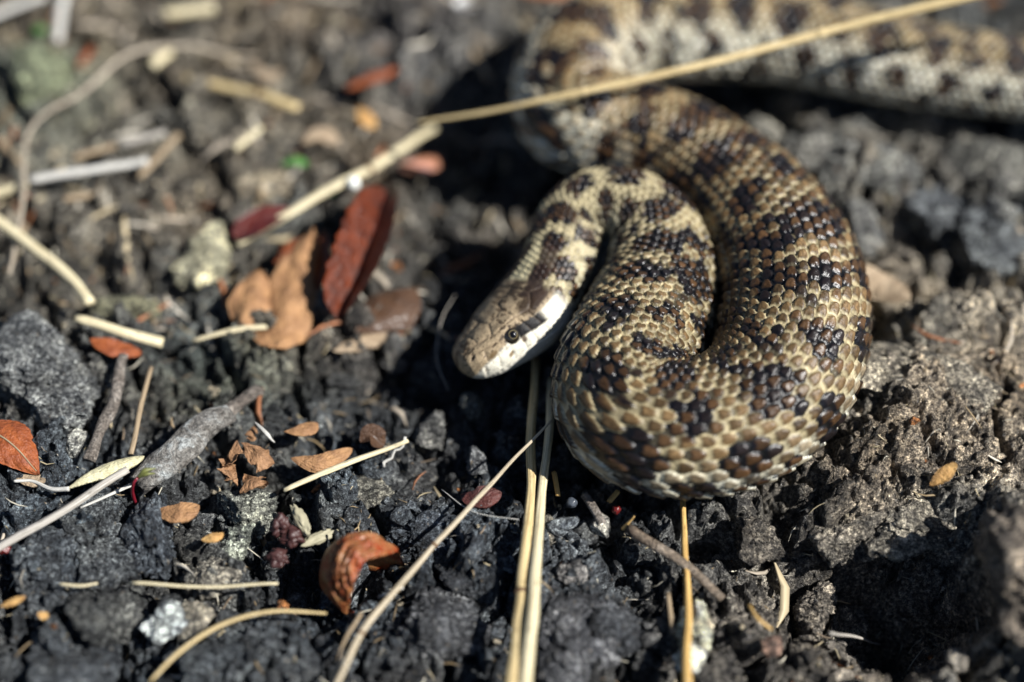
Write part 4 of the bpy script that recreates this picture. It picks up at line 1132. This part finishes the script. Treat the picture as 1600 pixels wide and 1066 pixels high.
    put(sstep(0.57, 0.65, W_+0.03*m2-0.03)*(0.93-0.5*sstep(0.1, 0.5, m2+0.4*m1)), (0.76, 0.73, 0.61))                    # pale lips and cheeks
    put(sstep(0.04, 0.0, np.abs(W_-0.66-0.10*(SH-1.0)/0.5+0.02*m2)-0.085)*sstep(0.86, 0.90, SH)*sstep(1.5, 1.38, SH), (0.008, 0.007, 0.007))
    put(sstep(0.05, 0.0, np.abs(W_-0.46+0.03*m2)-0.07)*sstep(1.35, 1.42, SH)*sstep(2.1, 1.9, SH), (0.03, 0.016, 0.009))   # stripe behind the eye
    put(sstep(0.05, 0.0, np.hypot((SH-0.45)*0.9, W_-0.60)-0.03)*0.9, (0.12, 0.075, 0.03))
    put(sstep(0.03, 0.0, np.hypot(SH-0.66, W_-0.83)-0.03)*0.9, (0.16, 0.10, 0.04))
    put(sstep(0.03, 0.0, np.hypot(SH-0.93, W_-0.80)-0.035)*0.9, (0.10, 0.06, 0.03))
    put(sstep(0.03, 0.0, np.hypot(SH-0.20, W_-0.36)-0.02), (0.03, 0.02, 0.015))
    # nape marks: two dark bars running back from the crown, pale line between
    bar = sstep(0.06, 0.0, np.abs(W_-0.30)-0.10)*sstep(1.42, 1.52, SH+0.04*m2)
    put(bar*0.95, (0.022, 0.012, 0.008))
    put(sstep(0.08, 0.0, np.hypot((SH-1.38)/1.6, (W_-0.42))-0.10)*0.9, brown)
    put(np.exp(-(dmin/0.010)**2)*0.5*sstep(0.5, 0.1, W_-0.55), (0.10, 0.07, 0.045))
    chin = sstep(1.0, 1.08, W_)
    put(chin, (0.62, 0.60, 0.52))
    tone_n = bar*0
    col = col*(1-L3(hm))+hc*L3(hm)
    # the nape bars run on into the first neck scales
    nb = sstep(0.05, 0.0, np.abs(W_-0.27-0.03*vnoise(Sg*6, W_*0+side*3, seed=29))-0.115)*sstep(HEAD+0.8, HEAD+0.65, Sg)*sstep(HEAD-0.14, HEAD-0.06, Sg)
    mid_ = sstep(0.12, 0.06, W_+0.04*vnoise(Sg*7, W_*9, seed=33))*sstep(HEAD+1.1, HEAD+0.6, Sg)*sstep(HEAD-0.1, HEAD, Sg)
    col = col*(1-0.9*L3(mid_))+pale*0.9*L3(mid_)*(0.8+0.3*L3(hsh3))
    col = col*(1-0.92*L3(nb))+np.array([0.020, 0.012, 0.009])*(1+1.2*L3(mc*hsh3))*L3(nb)
    col = np.clip(col, 0.006, 0.85)
    gloss = np.clip(0.35+0.65*dark*(1-hm)-0.6*hm+0.7*sstep(15.5, 16.5, Sg), -0.3, 1.15)
    C4 = np.concatenate([col, L3(gloss)], -1).reshape(-1, 4)
    F = [grid_faces(n, m, wrap=True)]
    Vv = P.reshape(-1, 3)
    # close both ends
    c0, c1_ = len(Vv), len(Vv)+1
    Vv = np.vstack([Vv, c[0]-T[0]*0.004, c[-1]+T[-1]*0.05]); C4 = np.vstack([C4, C4[0], C4[-1]])
    j = np.arange(m); j2 = (j+1) % m
    F.append(np.stack([j2, j, np.full(m, c0)], 1)); F.append(np.stack([(n-1)*m+j, (n-1)*m+j2, np.full(m, c1_)], 1))
    F = [f[:, ::-1] for f in F]
    # eye places
    eyes = []
    for sg in (1, -1):
        k = int(np.argmin(np.abs(s-EY_S)))
        row = np.abs(W_[k]-EY_W)+(np.sign(PH[k]) != sg)*9
        q = int(np.argmin(row))
        eyes.append((P[k, q], (S[k]*nx[k, q]+U[k]*nz[k, q])/np.linalg.norm(S[k]*nx[k, q]+U[k]*nz[k, q]), T[k]))
    return Vv, F, C4, eyes
Vv, F, C4, eyes = build_snake()
m, t, b = nt('snake_skin')
a = N(t, 'ShaderNodeAttribute', attribute_name='Col')
geo = N(t, 'ShaderNodeNewGeometry')
n1 = noise(t, geo.outputs['Position'], 3000, 3, 0.6)
t.links.new(mix(t, 1.0, a.outputs['Color'], ramp(t, n1, [(0.3, (0.8, 0.8, 0.8)), (0.7, (1.15, 1.15, 1.15))]), 'MULTIPLY'), b.inputs['Base Color'])
rg = mth(t, 'SUBTRACT', 0.52, mth(t, 'MULTIPLY', a.outputs['Alpha'], 0.24))
t.links.new(rg, b.inputs['Roughness'])
b.inputs['Specular IOR Level'].default_value = 0.34
bump(t, b, n1, 0.25, 0.0003)
so = empty('snake', np.array([SP[0, 0], SP[0, 1], 0.0]))
o0 = np.array([SP[0, 0], SP[0, 1], 0.0])
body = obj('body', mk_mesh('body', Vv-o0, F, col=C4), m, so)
tag(so, 'brown and black patterned snake lying coiled on the dark soil, head to the left', 'snake')
# eyes
em, t, b = nt('snake_eye')
b.inputs['Base Color'].default_value = (0.018, 0.014, 0.010, 1); b.inputs['Roughness'].default_value = 0.08
b.inputs['Coat Weight'].default_value = 1.0; b.inputs['Coat Roughness'].default_value = 0.03
ir = plain('snake_iris_ring', (0.22, 0.18, 0.09), 0.3, Coat_Weight=0.8)
pm, t, b = nt('snake_pupil')
b.inputs['Base Color'].default_value = (0.003, 0.003, 0.004, 1); b.inputs['Roughness'].default_value = 0.06
for p, nrm, tan in eyes:
    nrm = nrm/np.linalg.norm(nrm)
    cpos = p-nrm*0.075
    P0, F0 = ICO[4]
    eo = obj('eye', mk_mesh('eye', P0*0.15+cpos-o0, F0), em, so)
    # ring and pupil as shallow discs on the ball
    t1 = tan-nrm*np.dot(tan, nrm); t1 /= np.linalg.norm(t1); t2 = np.cross(nrm, t1)
    def disc(ri, ro, name, mat, lift):
        an = np.linspace(0, 2*math.pi, 28, endpoint=False)
        rs_ = np.linspace(ri, ro, 5)
        V2 = []
        for q in rs_:
            hgt = math.sqrt((0.15+lift)**2-q*q)
            V2 += [cpos+nrm*hgt+t1*math.cos(x)*q+t2*math.sin(x)*q for x in an]
        V2 = np.array(V2)
        return obj(name, mk_mesh(name, V2-o0, grid_faces(5, 28, wrap=True)), mat, eo)
    disc(0.058, 0.066, 'iris', ir, 0.0015)
    disc(0.0005, 0.058, 'pupil', pm, 0.0012)
